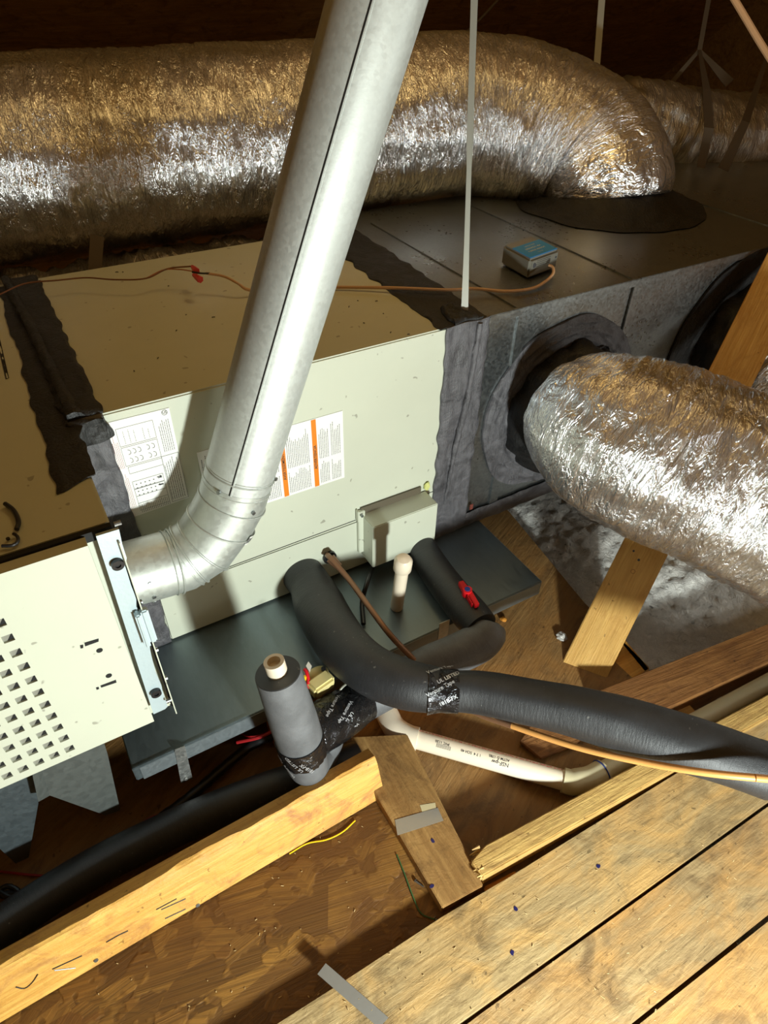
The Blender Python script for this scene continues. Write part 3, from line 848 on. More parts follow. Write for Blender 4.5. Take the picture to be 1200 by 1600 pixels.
# ------------------------------------------------------------------ drain pan
px0, px1, py0, pz = -.119, .674, -.2103, -.4667
pan = thing('drain_pan', 'grey sheet metal drain pan under the coil cabinet', 'pan', ((px0 + px1) / 2, .1, pz - .052))
bm = BM()
box(bm, (px0, py0, pz - .036), (px1, .50, pz - .003), bev=.0015)
box(bm, (px0, py0 - .0005, pz - .006), (px1, py0 + .004, pz - .0015), bev=.001)
obj('tray', bm, M['pan'], pan)
M['pan_rim'] = galv('pan_rim_sheet', (.28, .32, .34), .42, 220, .85, .7)
bm = BM(); box(bm, (px0 + .01, py0 - .002, pz - .037), (px1, py0 - .0002, pz - .004), bev=.0006); box(bm, (px1, py0, pz - .037), (px1 + .0015, .45, pz - .004))
obj('side_wall', bm, M['pan_rim'], pan)
for i, (a, b, c2, d) in enumerate((((273, 1172), (289, 1166), (301, 1217), (283, 1224)), ((687, 975), (703, 968), (697, 1006), (683, 1011)))):
    bm = BM()
    A = [Y(*q, py0 - .0035) for q in (a, b, c2, d)]
    prism(bm, A, (0, .0012, 0))
    q = (A[2] + A[3]) / 2 + V((0, -.001, .01)); disc(bm, q, (0, -1, 0), .003, .002, 8)
    obj('strap_tab', bm, M['strap_metal'], pan, smooth=False)
bm = BM()
xo = Y(722, 985, -.205).x
prism(bm, [(.10, -.175, pz - .037), (xo, -.175, pz - .037), (xo, -.209, pz - .05), (.10, -.209, pz - .037)], (0, 0, -.0955), bev=.002)
M['pine_block'] = wood('pine_block', s2l(226, 156, 60), s2l(176, 108, 34), 0, .9)
tag(obj('support_board', bm, M['pine_block']), 'orange pine board on edge holding up the front of the drain pan', 'board')

# ------------------------------------------------------------------ insulated suction line
def path_px(lst):
    pts = [PD(x, y, d) for x, y, d, w_ in lst]
    return pts, [w_ * d / FPX / 2 for x, y, d, w_ in lst]
def zp(lst):
    pts = [Z(x, y, z) for x, y, z, w_ in lst]
    return pts, [rad(p, q[3]) for p, q in zip(pts, lst)]
suc = thing('suction_line', 'thick black foam insulated refrigerant line curving from the cabinet to the right edge', 'pipe', Z(640, 1075, -.45))
s_in = Y(470, 895, .004)
pts, rs = zp([(500, 948, -.432, 80), (531, 1002, -.42, 82), (575, 1044, -.41, 80), (630, 1068, -.405, 78), (683, 1078, -.405, 72)])
soft = lambda s, t, r: .0012 * noise.noise(V((s * 14, math.cos(t), math.sin(t))))
bm = BM(); tube(bm, [s_in, (s_in.x + .002, -.035, s_in.z - .001)] + pts, [.0385, .0388] + rs, 56, .006, disp=soft)
a1 = obj('foam_sleeve', bm, M['rubber'], suc, sharp=60)
pts, rs = zp([(705, 1079, -.405, 62), (760, 1084, -.40, 66), (850, 1101, -.39, 74), (960, 1128, -.375, 86), (1080, 1165, -.365, 90), (1200, 1205, -.36, 86), (1330, 1262, -.36, 84)])
pts.append(pts[-1] + (pts[-1] - pts[-2]).normalized() * 1.1); rs.append(rs[-1])
bm = BM(); tube(bm, pts, rs, 56, .006, disp=lambda s, t, r: .0025 * noise.noise(V((s * 10, math.cos(t) * 1.5, math.sin(t) * 1.5))))
obj('foam_sleeve', bm, M['rubber'], suc, sharp=60)
# tape wrap with printing
n = N('black_foil_tape'); v = n.coord('UV')
tb = n.noise(v, 45, 5, .6, 1.0)
M['tape'] = n.set((.035, .035, .038), .16, .75, n.bump(n.math('ABSOLUTE', n.math('SUBTRACT', tb, .5)), .8, .008))
M['tape_ink'] = flat('silver_print', s2l(190, 192, 196), .4, .4)
def taped(name, pts, rs, words, parent, step=.004, seg=56, txt=.0085):
    bm = BM()
    tube(bm, pts, rs, seg, step, disp=lambda s, t, r: .0016 * (1 - 2 * abs(noise.noise(V((s * 40, math.cos(t) * 4, math.sin(t) * 4))))))
    o = obj(name, bm, M['tape'], parent, sharp=60, label='shiny black printed foil tape')
    a, b = V(pts[0]), V(pts[-1]); d = (b - a).normalized(); mid = (a + b) / 2; r = max(rs) + .0025
    to = (CAM - mid); to = (to - d * to.dot(d)).normalized()
    bm = BM()
    sd = d.cross(to).normalized()
    for k, wd in enumerate(words):
        an = -1.0 + k * .46
        nrm = (to * math.cos(an) + sd * math.sin(an))
        t_ = (d * .86 + nrm.cross(d) * .5).normalized()
        cpos = mid + nrm * r + d * ((k % 2) * .012 - .006)
        text_into(bm, wd, cpos, t_, nrm.cross(t_), txt, mi=0, wrap=(mid, d, r))
    obj('lettering', bm, M['tape_ink'], o, smooth=False)
    return o
pts, rs = zp([(668, 1078, -.405, 70), (690, 1079, -.405, 60), (715, 1080, -.405, 62)])
taped('tape_wrap', pts, [r + .002 for r in rs], ['Venture Tape', 'UL LISTED', 'Venture Tape', '181B-FX'], suc)

# thin copper liquid line
bm = BM()
cp = [Y(510, 866, .01), Y(516, 872, -.03)] + [Z(x, y, z) for x, y, z in ((545, 905, -.40), (575, 946, -.40), (608, 990, -.41), (640, 1024, -.44), (690, 1075, -.47), (740, 1111, -.46), (800, 1134, -.44), (900, 1167, -.41), (1000, 1190, -.375), (1100, 1207, -.335), (1200, 1217, -.315), (1330, 1228, -.31))]
tube(bm, cp[:9], .0052, 14, .008)
liq = thing('liquid_line', 'thin copper line from the black grommet passing under the insulated suction line', 'pipe', cp[4])
obj('copper_tube', bm, M['copper'], liq, label='brown bare copper upper run')
cp.append(cp[-1] + (cp[-1] - cp[-2]).normalized() * 1.1)
bm = BM(); tube(bm, cp[7:], .0048, 14, .01); obj('copper_tube', bm, M['copper_lit'], liq, label='lit orange run towards the right edge')
bm = BM(); tube(bm, [Y(516, 872, -.028), Z(530, 886, -.40)], [.0095, .007], 12, .01); obj('fitting', bm, M['copper'], liq)

# black cable bundle below the control box
bm = BM(); tube(bm, [Y(583, 884, -.02)] + [Z(x, y, z) for x, y, z in ((574, 910, -.43), (566, 940, -.455), (568, 975, -.462))], .0045, 10, .006)
tag(obj('cable', bm, M['black_cable']), 'short black cable hanging from the small beige box onto the pan', 'cable')

# ------------------------------------------------------------------ insulated condensate drain with trap
dr_ = thing('condensate_drain', 'foam wrapped condensate drain with upright vent stub and red valve, over the drain pan', 'pipe', Z(600, 1095, -.55))
a, ra = [], []
lst = [(655, 850, -.44, 46), (676, 885, -.44, 50), (705, 925, -.44, 54), (735, 960, -.438, 58), (751, 980, -.438, 56)]
pts, rs = zp(lst)
bm = BM(); tube(bm, [(pts[0].x, .004, pts[0].z)] + pts, [rs[0]] + rs, 40, .006)
obj('foam_sleeve', bm, M['rubber'], dr_, sharp=60)
lst = [(766, 978, -.437, 44), (763, 988, -.44, 58), (748, 1004, -.45, 62), (710, 1023, -.46, 62), (668, 1040, -.47, 60), (620, 1068, -.485, 60), (570, 1096, -.50, 60), (540, 1110, -.505, 60)]
pts, rs = zp(lst)
M['rubber_mid'] = rubber('foam_rubber_lit', (.085, .088, .094), .55)  # lighter copy of the black foam, light on this stretch painted in
bm = BM(); tube(bm, [PD(767, 972, depth(pts[0]))] + pts, [rs[0] * .55] + rs, 40, .006)
obj('foam_sleeve', bm, M['rubber_mid'], dr_, sharp=60)
pts, rs = zp([(566, 1096, -.497, 62), (530, 1118, -.485, 72), (490, 1142, -.47, 76), (458, 1152, -.46, 66)])
taped('tape_wrap', pts, [r + .001 for r in rs], ['Venture Tape', 'UL LISTED 181B', 'Venture Tape', 'Venture Tape'], dr_)
# riser
rb, rt = PD(480, 1190, 1.03), PD(434, 1052, .915)
rmid = rb.lerp(rt, .26)
bm = BM(); tube(bm, [rmid, rb.lerp(rt, .5), rt], [.0355, .0355, .032], 48, .008)
obj('foam_sleeve', bm, M['rubber_grey'], dr_, sharp=50, label='grey dusty upright foam sleeve')
axr = (rt - rb).normalized()
bm = BM(); annulus(bm, rt + axr * .0002, axr, .014, .0315, .0012, 40)
obj('sleeve_end', bm, M['rubber'], dr_)
taped('tape_wrap', [rb.lerp(rt, .10), rb.lerp(rt, .19), rb.lerp(rt, .30)], [.0345, .0352, .0362], ['Venture Tape', 'UL LISTED', '181B-FX'], dr_)
bm = BM()
ub = [rb.lerp(rt, .13), rb, rb + V((.006, .004, -.020)), rb + V((.030, .018, -.034)), rb + V((.054, .034, -.018)), rb + V((.060, .040, .014))]
tube(bm, ub, [.0335, .0330, .031, .028, .026, .024], 44, .006)
obj('foam_sleeve', bm, M['rubber_grey'], dr_, sharp=60, label='grey foam sleeve of the curved trap')
bm = BM(); tube(bm, [rt - axr * .02, rt + axr * .022], [.0125, .0125], 28, .01, caps=False); annulus(bm, rt + axr * .006, axr, .0095, .0145, .018, 32)
disc(bm, rt + axr * .012, axr, .0098, .002, 20)
obj('vent_stub', bm, M['pvc'], dr_, label='white plastic vent stub')
# red ball valve
q = Z(722, 915, -.40); qa, qb = Z(717, 909, -.398), Z(741, 951, -.398); hd = (qb - qa).normalized(); hp = V((-hd.y, hd.x, 0))
hub = Z(730, 923, -.395)
bm = BM()
disc(bm, hub - V((0, 0, .012)), (0, 0, 1), .0085, .016, 24)
prism(bm, [hub - hd * .026 - hp * .006, hub - hd * .026 + hp * .004, hub + hp * .007, hub - hp * .007], (0, 0, -.010), bev=.0012)
prism(bm, [hub - hp * .001, hub + hp * .0085, hub + hd * .034 + hp * .0085, hub + hd * .036 - hp * .0005], (0, 0, -.010), bev=.0012)
for k in range(6):
    b0 = hub + hd * (.012 + k * .0036) - hp * .004
    box(bm, b0 - V((.0011, .0011, .009)), b0 + V((.0011, .0011, 0)))
hv = obj('valve_handle', bm, M['red'], dr_, label='red plastic valve handle')
bm = BM(); disc(bm, hub + V((0, 0, .004)), (0, 0, 1), .005, .0012, 20); obj('hub_cap', bm, M['valve_blue'], hv)
q = Z(699, 959, -.45)
bm = BM(); tube(bm, [q, q + V((.02, .004, .004))], .0085, 14, .01); annulus(bm, q, (1, .2, .2), .006, .0105, .006, 16)
obj('plug', bm, M['black_plastic'], dr_, label='black rubber plug')

# pvc stub standing in the pan
bs = Z(620, 948, pz); tp = PD(631, 872, 1.125)
ax = (tp - bs).normalized()
bm = BM(); tube(bm, [bs, tp - ax * .02], .0118, 28, .02)
tube(bm, [tp - ax * .032, tp - ax * .03, tp - ax * .008, tp - ax * .001, tp + ax * .001], [.0145, .016, .016, .0115, .004], 28, smoothpath=False)
tag(obj('pvc_stub', bm, M['pvc'], sharp=40), 'short capped white plastic pipe standing in the drain pan', 'pipe')

# ------------------------------------------------------------------ white PVC drain along the deck
M['pvc_ink'] = M['ink']
pv = thing('pvc_drain', 'long white plastic drain pipe with two elbows crossing the brown deck', 'pipe', Z(760, 1180, ZD))
zz = ZD + .02
A_, B_, C_, D_ = Z(596, 1098, zz), Z(620, 1146, zz), Z(905, 1226, zz), Z(1210, 1062, zz)
bm = BM(); tube(bm, [A_ + (A_ - B_) * 1.6, B_.lerp(A_, .3)], .0165, 28, .02)
obj('pipe_run', bm, M['pvc'], pv)
bm = BM(); tube(bm, [B_.lerp(C_, .05), C_.lerp(B_, .03)], .0168, 28, .02)
run = obj('pipe_run', bm, M['pvc'], pv)
bm = BM(); tube(bm, [C_.lerp(D_, .03), D_, D_ + (D_ - C_) * .4], .0165, 28, .02)
obj('pipe_run', bm, M['pvc_old'], pv)
bm = BM(); tube(bm, [B_.lerp(A_, .62), B_.lerp(A_, .3), B_ + V((.004, .004, 0)), B_.lerp(C_, .07), B_.lerp(C_, .12)], [.0205, .0205, .021, .0205, .0205], 32, .004)
obj('elbow', bm, M['pvc'], pv, label='short white 45 degree elbow')
bm = BM(); tube(bm, [C_.lerp(B_, .085), C_.lerp(B_, .04), C_ + V((.0, .006, 0)), C_.lerp(D_, .05), C_.lerp(D_, .11)], [.0205, .0205, .021, .0205, .0205], 32, .004)
obj('elbow', bm, M['pvc_old'], pv, label='aged cream elbow at the far end')
# print on the run
bm = BM(); d = (C_ - B_).normalized(); sd = d.cross(V((0, 0, 1))).normalized()
def onrun(t, an, r=.0172): return B_.lerp(C_, t) + (V((0, 0, 1)) * math.cos(an) + sd * math.sin(an)) * r
for t, wd, an, sz in ((.26, 'PVC 1120', .2, .006), (.27, '||||||||||||||', .6, .007), (.42, '1 7 4  SCH 40', .4, .006), (.57, 'ASTM D 1785', .15, .006), (.58, 'NSF-pw', .6, .009)):
    nrm = (V((0, 0, 1)) * math.cos(an) + sd * math.sin(an)); text_into(bm, wd, onrun(t, an), -d, nrm.cross(-d), sz, 0, wrap=(B_, d, .0172))
for k in range(46):
    t = .08 + k * .0185 + random.uniform(-.004, .004); an = -.55 + random.uniform(-.08, .08)
    q = onrun(t, an, .0170); tube(bm, [q, q + d * random.uniform(.002, .007)], .0005, 4, .01, mi=1)
obj('lettering', bm, [M['ink'], M['ink_red']], run, smooth=False)
bm = BM(); d2 = (B_ - A_).normalized(); nr = V((0, 0, 1)); text_into(bm, 'RL', A_ + V((0, 0, .0172)), -d2, nr.cross(-d2), .02, 0)
obj('lettering', bm, M['ink_red'], pv, smooth=False)
q = C_.lerp(D_, .10); bm = BM(); ringbead(bm, q, D_ - C_, .0212, .0012, 24)
obj('ink_ring', bm, M['valve_blue'], pv)

# ------------------------------------------------------------------ float switch on pan edge
def Yp(x, y, yy=-.214): return Y(x, y, yy)
fs = thing('float_switch', 'cream plastic float switch with black knobs clipped on the front edge of the pan', 'switch', Yp(505, 1070))
bm = BM()
a = Z(487, 1088, -.462); b = Z(518, 1066, -.462)
dd = (b - a).normalized(); pp = V((-dd.y, dd.x, 0))
prism(bm, [a - pp * .012, b - pp * .012, b + pp * .014, a + pp * .014], (0, 0, .026), bev=.004)
obj('body', bm, M['cream'], fs)
bm = BM()
c = Z(496, 1053, -.45); r = bmesh.ops.create_uvsphere(bm, u_segments=24, v_segments=14, radius=.017)
for v in r['verts']:
    v.co = V((v.co.x * 1.15, v.co.y * .75, v.co.z * .6)) + c
obj('float', bm, M['cream'], fs, label='rounded cream float cap')
for px, py in ((487, 1088), (514, 1074)):
    q = Z(px, py, -.455) - pp * .014
    bm = BM(); disc(bm, q, -pp, .0065, .011, 14); annulus(bm, q - pp * .002, -pp, .006, .0085, .005, 10); obj('knob', bm, M['black_plastic'], fs)
q = Z(506, 1052, -.45); bm = BM(); tube(bm, [q, q + V((0, 0, .014))], .004, 10, .01); obj('stem', bm, M['black_plastic'], fs)
bm = BM(); a2 = Z(476, 1062, -.44); box(bm, a2 - V((.003, .003, .008)), a2 + V((.003, .003, .009)), bev=.001); obj('wire_splice', bm, M['yellow'], fs, label='yellow wire splice')
bm = BM(); a2 = Z(480, 1063, -.44); tube(bm, [Z(478, 1080, -.45), Z(482, 1066, -.44), Z(479, 1050, -.43), Z(476, 1046, -.43)], .003, 8, .004); obj('lead', bm, M['red'], fs, label='red wire lead')
bm = BM(); prism(bm, [Z(482, 1034, -.42), Z(487, 1041, -.42), Z(484, 1051, -.42), Z(478, 1041, -.42)], (0, 0, .001)); obj('paper_tag', bm, M['white'], fs, smooth=False)
# grey wire by the switch
bm = BM(); tube(bm, [Z(546, 1065, -.44), Z(535, 1074, -.45), Z(524, 1087, -.46), Z(512, 1095, -.47)], .0018, 8, .004)
tag(obj('wire', bm, M['strap']), 'short pale grey wire lying on the taped drain', 'wire')

# ------------------------------------------------------------------ black insulated pipe and black cable lower left
pts, rs = zp([(560, 1180, -.572, 46), (500, 1205, -.568, 50), (400, 1240, -.565, 54), (280, 1290, -.562, 58), (140, 1360, -.56, 64), (0, 1450, -.555, 74), (-160, 1560, -.55, 80)])
rs = [min(r, .0285) for r in rs]
bm = BM(); tube(bm, pts, rs, 36, .01)
tag(obj('insulated_pipe', bm, M['rubber'], sharp=60), 'thick black foam pipe lying on the deck behind the pine lumber', 'pipe')
pts = [Z(x, y, z) for x, y, z in ((470, 1118, -.52), (440, 1142, -.545), (400, 1160, -.56), (360, 1190, -.575), (290, 1250, -.585), (210, 1305, -.588), (120, 1362, -.588), (60, 1388, -.588), (10, 1398, -.588), (-60, 1390, -.588))]
bm = BM(); tube(bm, pts, [.0085, .0085, .0085, .0085, .0085, .0075, .0065, .0055, .005, .005], 16, .008, disp=lambda s, t, r: .0008 * math.sin(s * 260 + t * 2))
tag(obj('cable_bundle', bm, M['black_cable']), 'twisted black electrical cable running along the deck to the left', 'cable')
bm = BM(); tube(bm, [Z(x, y, -.586) for x, y in ((-20, 1405), (10, 1385), (30, 1395), (15, 1402), (-20, 1380))], .004, 10, .006)
tag(obj('cable', bm, M['black_cable']), 'small loop of black cable on the deck at the far left edge', 'cable')
# red wires
def wire(pts, r, m, label, group=None, cat='wire'):
    bm = BM(); tube(bm, pts, r, 8, .005)
    return tag(obj('wire', bm, m), label, cat, group)
wire([Z(x, y, z) for x, y, z in ((428, 1100, -.50), (400, 1104, -.50), (375, 1115, -.51), (364, 1128, -.52), (370, 1142, -.53), (395, 1151, -.53), (430, 1142, -.525))], .0016, M['red_wire'], 'thin red wire looping out left of the grey upright foam pipe')
wire([Z(x, y, z) for x, y, z in ((430, 1140, -.515), (405, 1152, -.52), (370, 1160, -.53))], .003, M['red_wire'], 'thicker red wire end beside the upright foam pipe')
wire([Z(x, y, z) for x, y, z in ((333, 1262, -.563), (300, 1272, -.567), (272, 1270, -.567), (235, 1278, -.585), (190, 1310, -.592), (150, 1335, -.595), (110, 1368, -.595), (60, 1368, -.596), (0, 1362, -.596), (-40, 1360, -.596))], .0018, M['red_wire'], 'thin red wire on the deck following the black cable to the left')

# ------------------------------------------------------------------ thermostat wire and wire nuts on top of cabinets
wn = [Z(-40, 478, .03), Z(0, 460, .032), Z(40, 443, .03), Z(90, 438, .028), (Z(135, 434, .026)), Z(180, 437, .026), Z(228, 435, .028), Z(262, 420, .036), Z(300, 416, .04)]
bw = thing('control_wire', 'thin brown control wire with red wire nuts crossing the top of the beige cabinet', 'wire', Z(228, 435, .001))
bm = BM(); tube(bm, wn, .0014, 8, .006); obj('wire_run', bm, flat('brown_wire', s2l(122, 82, 58), .5), bw)
bm = BM(); tube(bm, [Z(228, 435, .026), Z(255, 422, .034), Z(280, 421, .038), Z(302, 424, .038)], .0011, 8, .004); obj('wire_run', bm, flat('brown_wire_light', s2l(178, 118, 84), .5), bw)
for (p0, p1) in (((300, 416), (307, 424)), ((302, 429), (313, 437))):
    a, b = Z(*p0, .040), Z(*p1, .038)
    bm = BM(); tube(bm, [a, a.lerp(b, .5), b], [.0025, .0045, .0058], 12, .003, disp=lambda s, t, r: .0005 * math.cos(t * 6)); obj('wire_nut', bm, flat('wire_nut_red', s2l(200, 52, 34), .4), bw)
bm = BM(); tube(bm, [Z(300, 425, .04), Z(314, 427, .038), Z(328, 427, .036)], .0017, 8, .004); obj('splice', bm, M['black_plastic'], bw)
tw = [Z(322, 427, .036), Z(350, 432, .032), Z(372, 443, .024), Z(390, 453, .012), Z(440, 452, .006), Z(500, 449, .005), Z(560, 449, .006), Z(620, 450, .009), Z(700, 453, .012), Z(740, 451, .008), Z(790, 455, .006), Z(830, 451, .005), Z(852, 440, .008), Z(864, 428, .014), Z(864, 418, .02), Z(858, 415, .02)]
bm = BM(); tube(bm, tw, [.0022] * 3 + [.0028] * 13, 10, .006)
obj('wire_run', bm, M['cable_tan'], bw, label='tan sheathed part leading to the grey power box')

# transformer box
ps = thing('power_box', 'small grey metal box with blue label standing on the plenum top', 'power supply', Z(826, 425, .001))
h = .036
b0 = [Z(782, 412, .0015), Z(824, 436, .0015), Z(869, 419, .0015)]
b3 = b0[0] + (b0[2] - b0[1])
e1_, e2_ = (b0[1] - b0[0]), (b0[2] - b0[1])
bm = BM(); prism(bm, [b0[0], b0[1], b0[2], b3], (0, 0, h), bev=.004)
bx = obj('case', bm, M['cast'], ps)
u_ = e1_.normalized(); w_ = e2_.normalized()
bm = BM()
t0 = b0[0] + V((0, 0, h + .0006))
L_, W_ = e1_.length, e2_.length
lab = [t0 + u_ * L_ * .30 + w_ * .004, t0 + u_ * (L_ - .004) + w_ * .004, t0 + u_ * (L_ - .004) + w_ * (W_ - .003), t0 + u_ * L_ * .30 + w_ * (W_ - .003)]
prism(bm, lab, (0, 0, .0006))
c = (lab[0] + lab[2]) / 2 + V((0, 0, .0009))
for k, (wd, sz) in enumerate((('ELECTRONIC', .005), ('AIR CLEANERS', .007), ('POWER SUPPLY', .007), ('24 VOLT', .004))):
    text_into(bm, wd, c + u_ * ((k - 1.5) * .0115), -w_, -u_.cross(V((0, 0, 1))).cross(V((0, 0, 1))) * -1, sz, 1)
obj('blue_label', bm, [M['blue'], M['white']], bx, smooth=False, label='blue label with white print')
bm = BM()
f0 = b0[1] - V((0, 0, 0)) + u_ * .0006; up_ = V((0, 0, 1))
pl = [f0 + w_ * .006 + up_ * .016, f0 + w_ * (W_ - .004) + up_ * .016, f0 + w_ * (W_ - .004) + up_ * (h - .004), f0 + w_ * .006 + up_ * (h - .004)]
prism(bm, pl, u_ * .0006)
for k in range(4):
    a = pl[0] + u_ * .0008 + up_ * (.003 + k * .0035); tube(bm, [a + w_ * .014, a + w_ * (W_ * .62)], .0004, 4, .02, mi=1)
disc(bm, pl[0] + u_ * .0006 + w_ * .007 + up_ * .007, u_, .0045, .0008, 16, 1)
disc(bm, pl[1] + u_ * .0006 - w_ * .006 + up_ * .008, u_, .002, .0008, 12, 1)
obj('rating_label', bm, [M['cast'], M['ink']], bx, smooth=False)

# ------------------------------------------------------------------ straps
def strap(pts, wd, th, m, label, wdir=(1, 0, 0), group=None):
    bm = BM(); pts = [V(p) for p in pts]; ws = V(wdir)
    L = []
    for i, p in enumerate(pts):
        t = (pts[min(i + 1, len(pts) - 1)] - pts[max(i - 1, 0)]).normalized()
        s_ = (ws - t * ws.dot(t)).normalized(); n_ = t.cross(s_)
        w2 = wd[i] if isinstance(wd, (list, tuple)) else wd
        L.append([bm.verts.new(p + s_ * (a * w2 / 2) + n_ * (b * th / 2)) for a, b in ((-1, -1), (1, -1), (1, 1), (-1, 1))])
    for i in range(len(L) - 1):
        for k in range(4): bm.faces.new([L[i][k], L[i][(k + 1) % 4], L[i + 1][(k + 1) % 4], L[i + 1][k]])
    bm.faces.new(L[0]); bm.faces.new(L[-1][::-1])
    return tag(obj('hanger_strap', bm, m, smooth=False), label, 'strap', group or 'duct hanger straps')
hb = Z(726, 486, .006); ht = PD(741, 0, .93)
ht2 = ht + (ht - hb) * .75
strap([hb, hb.lerp(ht, .25), hb.lerp(ht, .5), hb.lerp(ht, .6), hb.lerp(ht, .8), ht, ht2], [.012, .0085, .0075, .010, .009, .010, .010], .0012, M['strap'], 'long pale hanger strap rising from the black sealant at the plenum corner', (.8, -.5, 0))
def roofhit(px, py, mx=2.4):
    d = ray(px, py)
    # plane z = .62 + (1.75-y)*.42
    t = (.62 + 1.75 * .42 - CAM.z - CAM.y * .42 * 1) / (d.z + .42 * d.y)
    return CAM + d * t
a = PD(932, 108, 1.75); b = PD(945, -60, 1.7)
strap([a, a.lerp(b, .5), b, b + (b - a) * 1.2], .017, .0015, M['strap'], 'short strap above the bend of the large duct', (.8, -.5, 0))
J = PD(1093, 78, 2.0); T_ = PD(1118, -60, 2.0)
strap([J, J.lerp(T_, .5), T_, T_ + (T_ - J) * .8], .014, .0015, M['strap_dark'], 'dark strap coming down to the knot above the far right duct', (.8, -.5, 0))
strap([J, PD(1040, 140, 2.02)], [.010, .014], .0015, M['strap_dark'], 'dark strap going left from the knot above the far duct', (.8, -.5, 0))
strap([J, PD(1140, 130, 2.0)], [.008, .034], .0015, M['strap_dark'], 'flared strap going right from the knot above the far duct', (.8, -.5, 0))
strap([J, PD(1104, 140, 1.9), PD(1108, 200, 1.83), PD(1095, 262, 1.85)], [.010, .022, .026, .022], .0015, M['strap_dark'], 'dark strap wrapping the far right duct from the knot', (.8, -.5, 0))
strap([PD(1198, 90, 1.9), PD(1165, 190, 1.80), PD(1130, 265, 1.82)], [.010, .022, .030], .0015, M['strap_dark'], 'brown slanting strap across the far right duct', (.8, -.5, 0))
bm = BM(); tube(bm, [PD(1130, -30, 1.5), PD(1160, 20, 1.5), PD(1185, 62, 1.5), PD(1215, 110, 1.5)], .0075, 10, .02)
tag(obj('hanging_cable', bm, M['cable_tan']), 'tan cable hanging in the upper right corner', 'cable')
bm = BM(); tube(bm, [PD(778, 0, 2.0), PD(750, 30, 2.0), PD(722, 56, 2.0)], .0035, 8, .02)
tag(obj('hanging_cable', bm, M['strap_dark']), 'thin faint wire behind the large duct near the pale strap', 'cable')
strap([PD(152, 368, 1.27), PD(150, 395, 1.27), PD(148, 430, 1.27)], .024, .0015, M['strap_dark'], 'wide grey strap hanging in the gap behind the beige cabinet', (1, 0, 0))

# ------------------------------------------------------------------ lumber
# leaning 2x4 at lower left
bA, bB = Z(-110, 1663, -.580), Z(601, 1243, -.580)
dL = (bB - bA).normalized()
tl = math.radians(20)
back = V((-dL.y, dL.x, 0))
if back.y < 0: back = -back
upw = V((0, 0, 1)) * math.cos(tl) + back * math.sin(tl)
thk = back * math.cos(tl) - V((0, 0, 1)) * math.sin(tl)
ang = math.atan2(dL.y, dL.x)
M['pine'] = wood('pine_bright', s2l(236, 186, 98), s2l(200, 142, 62), ang, .8, s2l(158, 102, 62), .5, .8)
H_, T2 = .080, .028
bm = BM()
NN = 90
rows = []
for i in range(NN + 1):
    p = bA.lerp(bB, i / NN)
    wob = .0025 * noise.noise(p * 25)
    # wane on the upper front arris, rough
    cut = .010 + .012 * max(0, noise.noise(p * 7 + V((3, 0, 0)))) + .004 * noise.noise(p * 40)
    prof = [p, p + upw * .034, p + upw * (H_ - cut) + thk * (wob * .4 + .001), p + upw * (H_ - cut * .35) + thk * (cut * .28), p + upw * H_ + thk * (cut * .6 + wob), p + upw * H_ + thk * T2, p + thk * T2]
    rows.append([bm.verts.new(q) for q in prof])
k = len(rows[0])
for i in range(NN):
    for j in range(k): bm.faces.new([rows[i][j], rows[i][(j + 1) % k], rows[i + 1][(j + 1) % k], rows[i + 1][j]])
bm.faces.new(rows[0]); bm.faces.new(rows[-1][::-1])
lum = thing('lumber', 'bright yellow pine board leaning on edge along the lower left', 'lumber', bA.lerp(bB, .5))
obj('board', bm, M['pine'], lum, sharp=28)
bm = BM()
nrm = upw.cross(dL).normalized()
if nrm.dot(CAM - bB) < 0: nrm = -nrm
def onface(px, py):
    d = ray(px, py); t = (bB - CAM).dot(nrm) / d.dot(nrm); return CAM + d * t
for px, py in ((150, 1500), (309, 1414)):
    bm = BM(); disc(bm, onface(px, py), nrm, .003, .0012, 10); obj('nail_head', bm, M['galv'], lum)
bm = BM()
for seg_ in (((82, 1514), (128, 1493)), ((85, 1516), (118, 1512)), ((244, 1421), (276, 1404)), ((252, 1421), (290, 1404)), ((258, 1435), (290, 1420)), ((25, 1542), (38, 1544), (50, 1535), (59, 1522)), ((166, 1472), (185, 1461), (200, 1454)), ((450, 1345), (470, 1325), (505, 1310))):
    bm = BM(); tube(bm, [onface(*q) + nrm * .0003 for q in seg_], .0009, 5, .004)
    obj('pencil_mark', bm, M['black_plastic'], lum)

def board_px(name, pts, z, t, m, label, cat='board', bev=.0012, group=None, push=(), pv_=None):
    P3 = zpoly(pts, z)
    for k_ in push: P3[k_] = P3[k_] + pv_
    bm = BM(); prism(bm, P3, (0, 0, -t), bev=bev)
    return tag(obj(name, bm, m), label, cat, group)
def angpx(a, b, z): 
    p, q = Z(*a, z), Z(*b, z); return math.atan2(q.y - p.y, q.x - p.x)
# OSB panel
M_osb = M['osb']
bm = BM()
prism(bm, [(-1.6, -1.35, -.583), (.45, -1.35, -.583), Z(760, 1405, -.583), Z(590, 1165, -.583) , Z(570, 1190, -.583), (bA.x - .6, bA.y + .05, -.583)], (0, 0, -.016))
tag(obj('osb_panel', bm, M_osb, smooth=False), 'stained brown strand board panel in front of the leaning pine board', 'board')
# strip board with metal tape
aS = angpx((588, 1250), (690, 1425), -.575)
M['strip'] = wood('strip_ply', s2l(172, 134, 80), s2l(124, 88, 46), aS, .5, s2l(92, 64, 36), .6, .8)
board_px('plywood_strip', [(535, 1152), (636, 1147), (755, 1383), (691, 1418)], -.560, .0225, M['strip'], 'narrow plywood strip with a piece of metal tape across it', 'board')
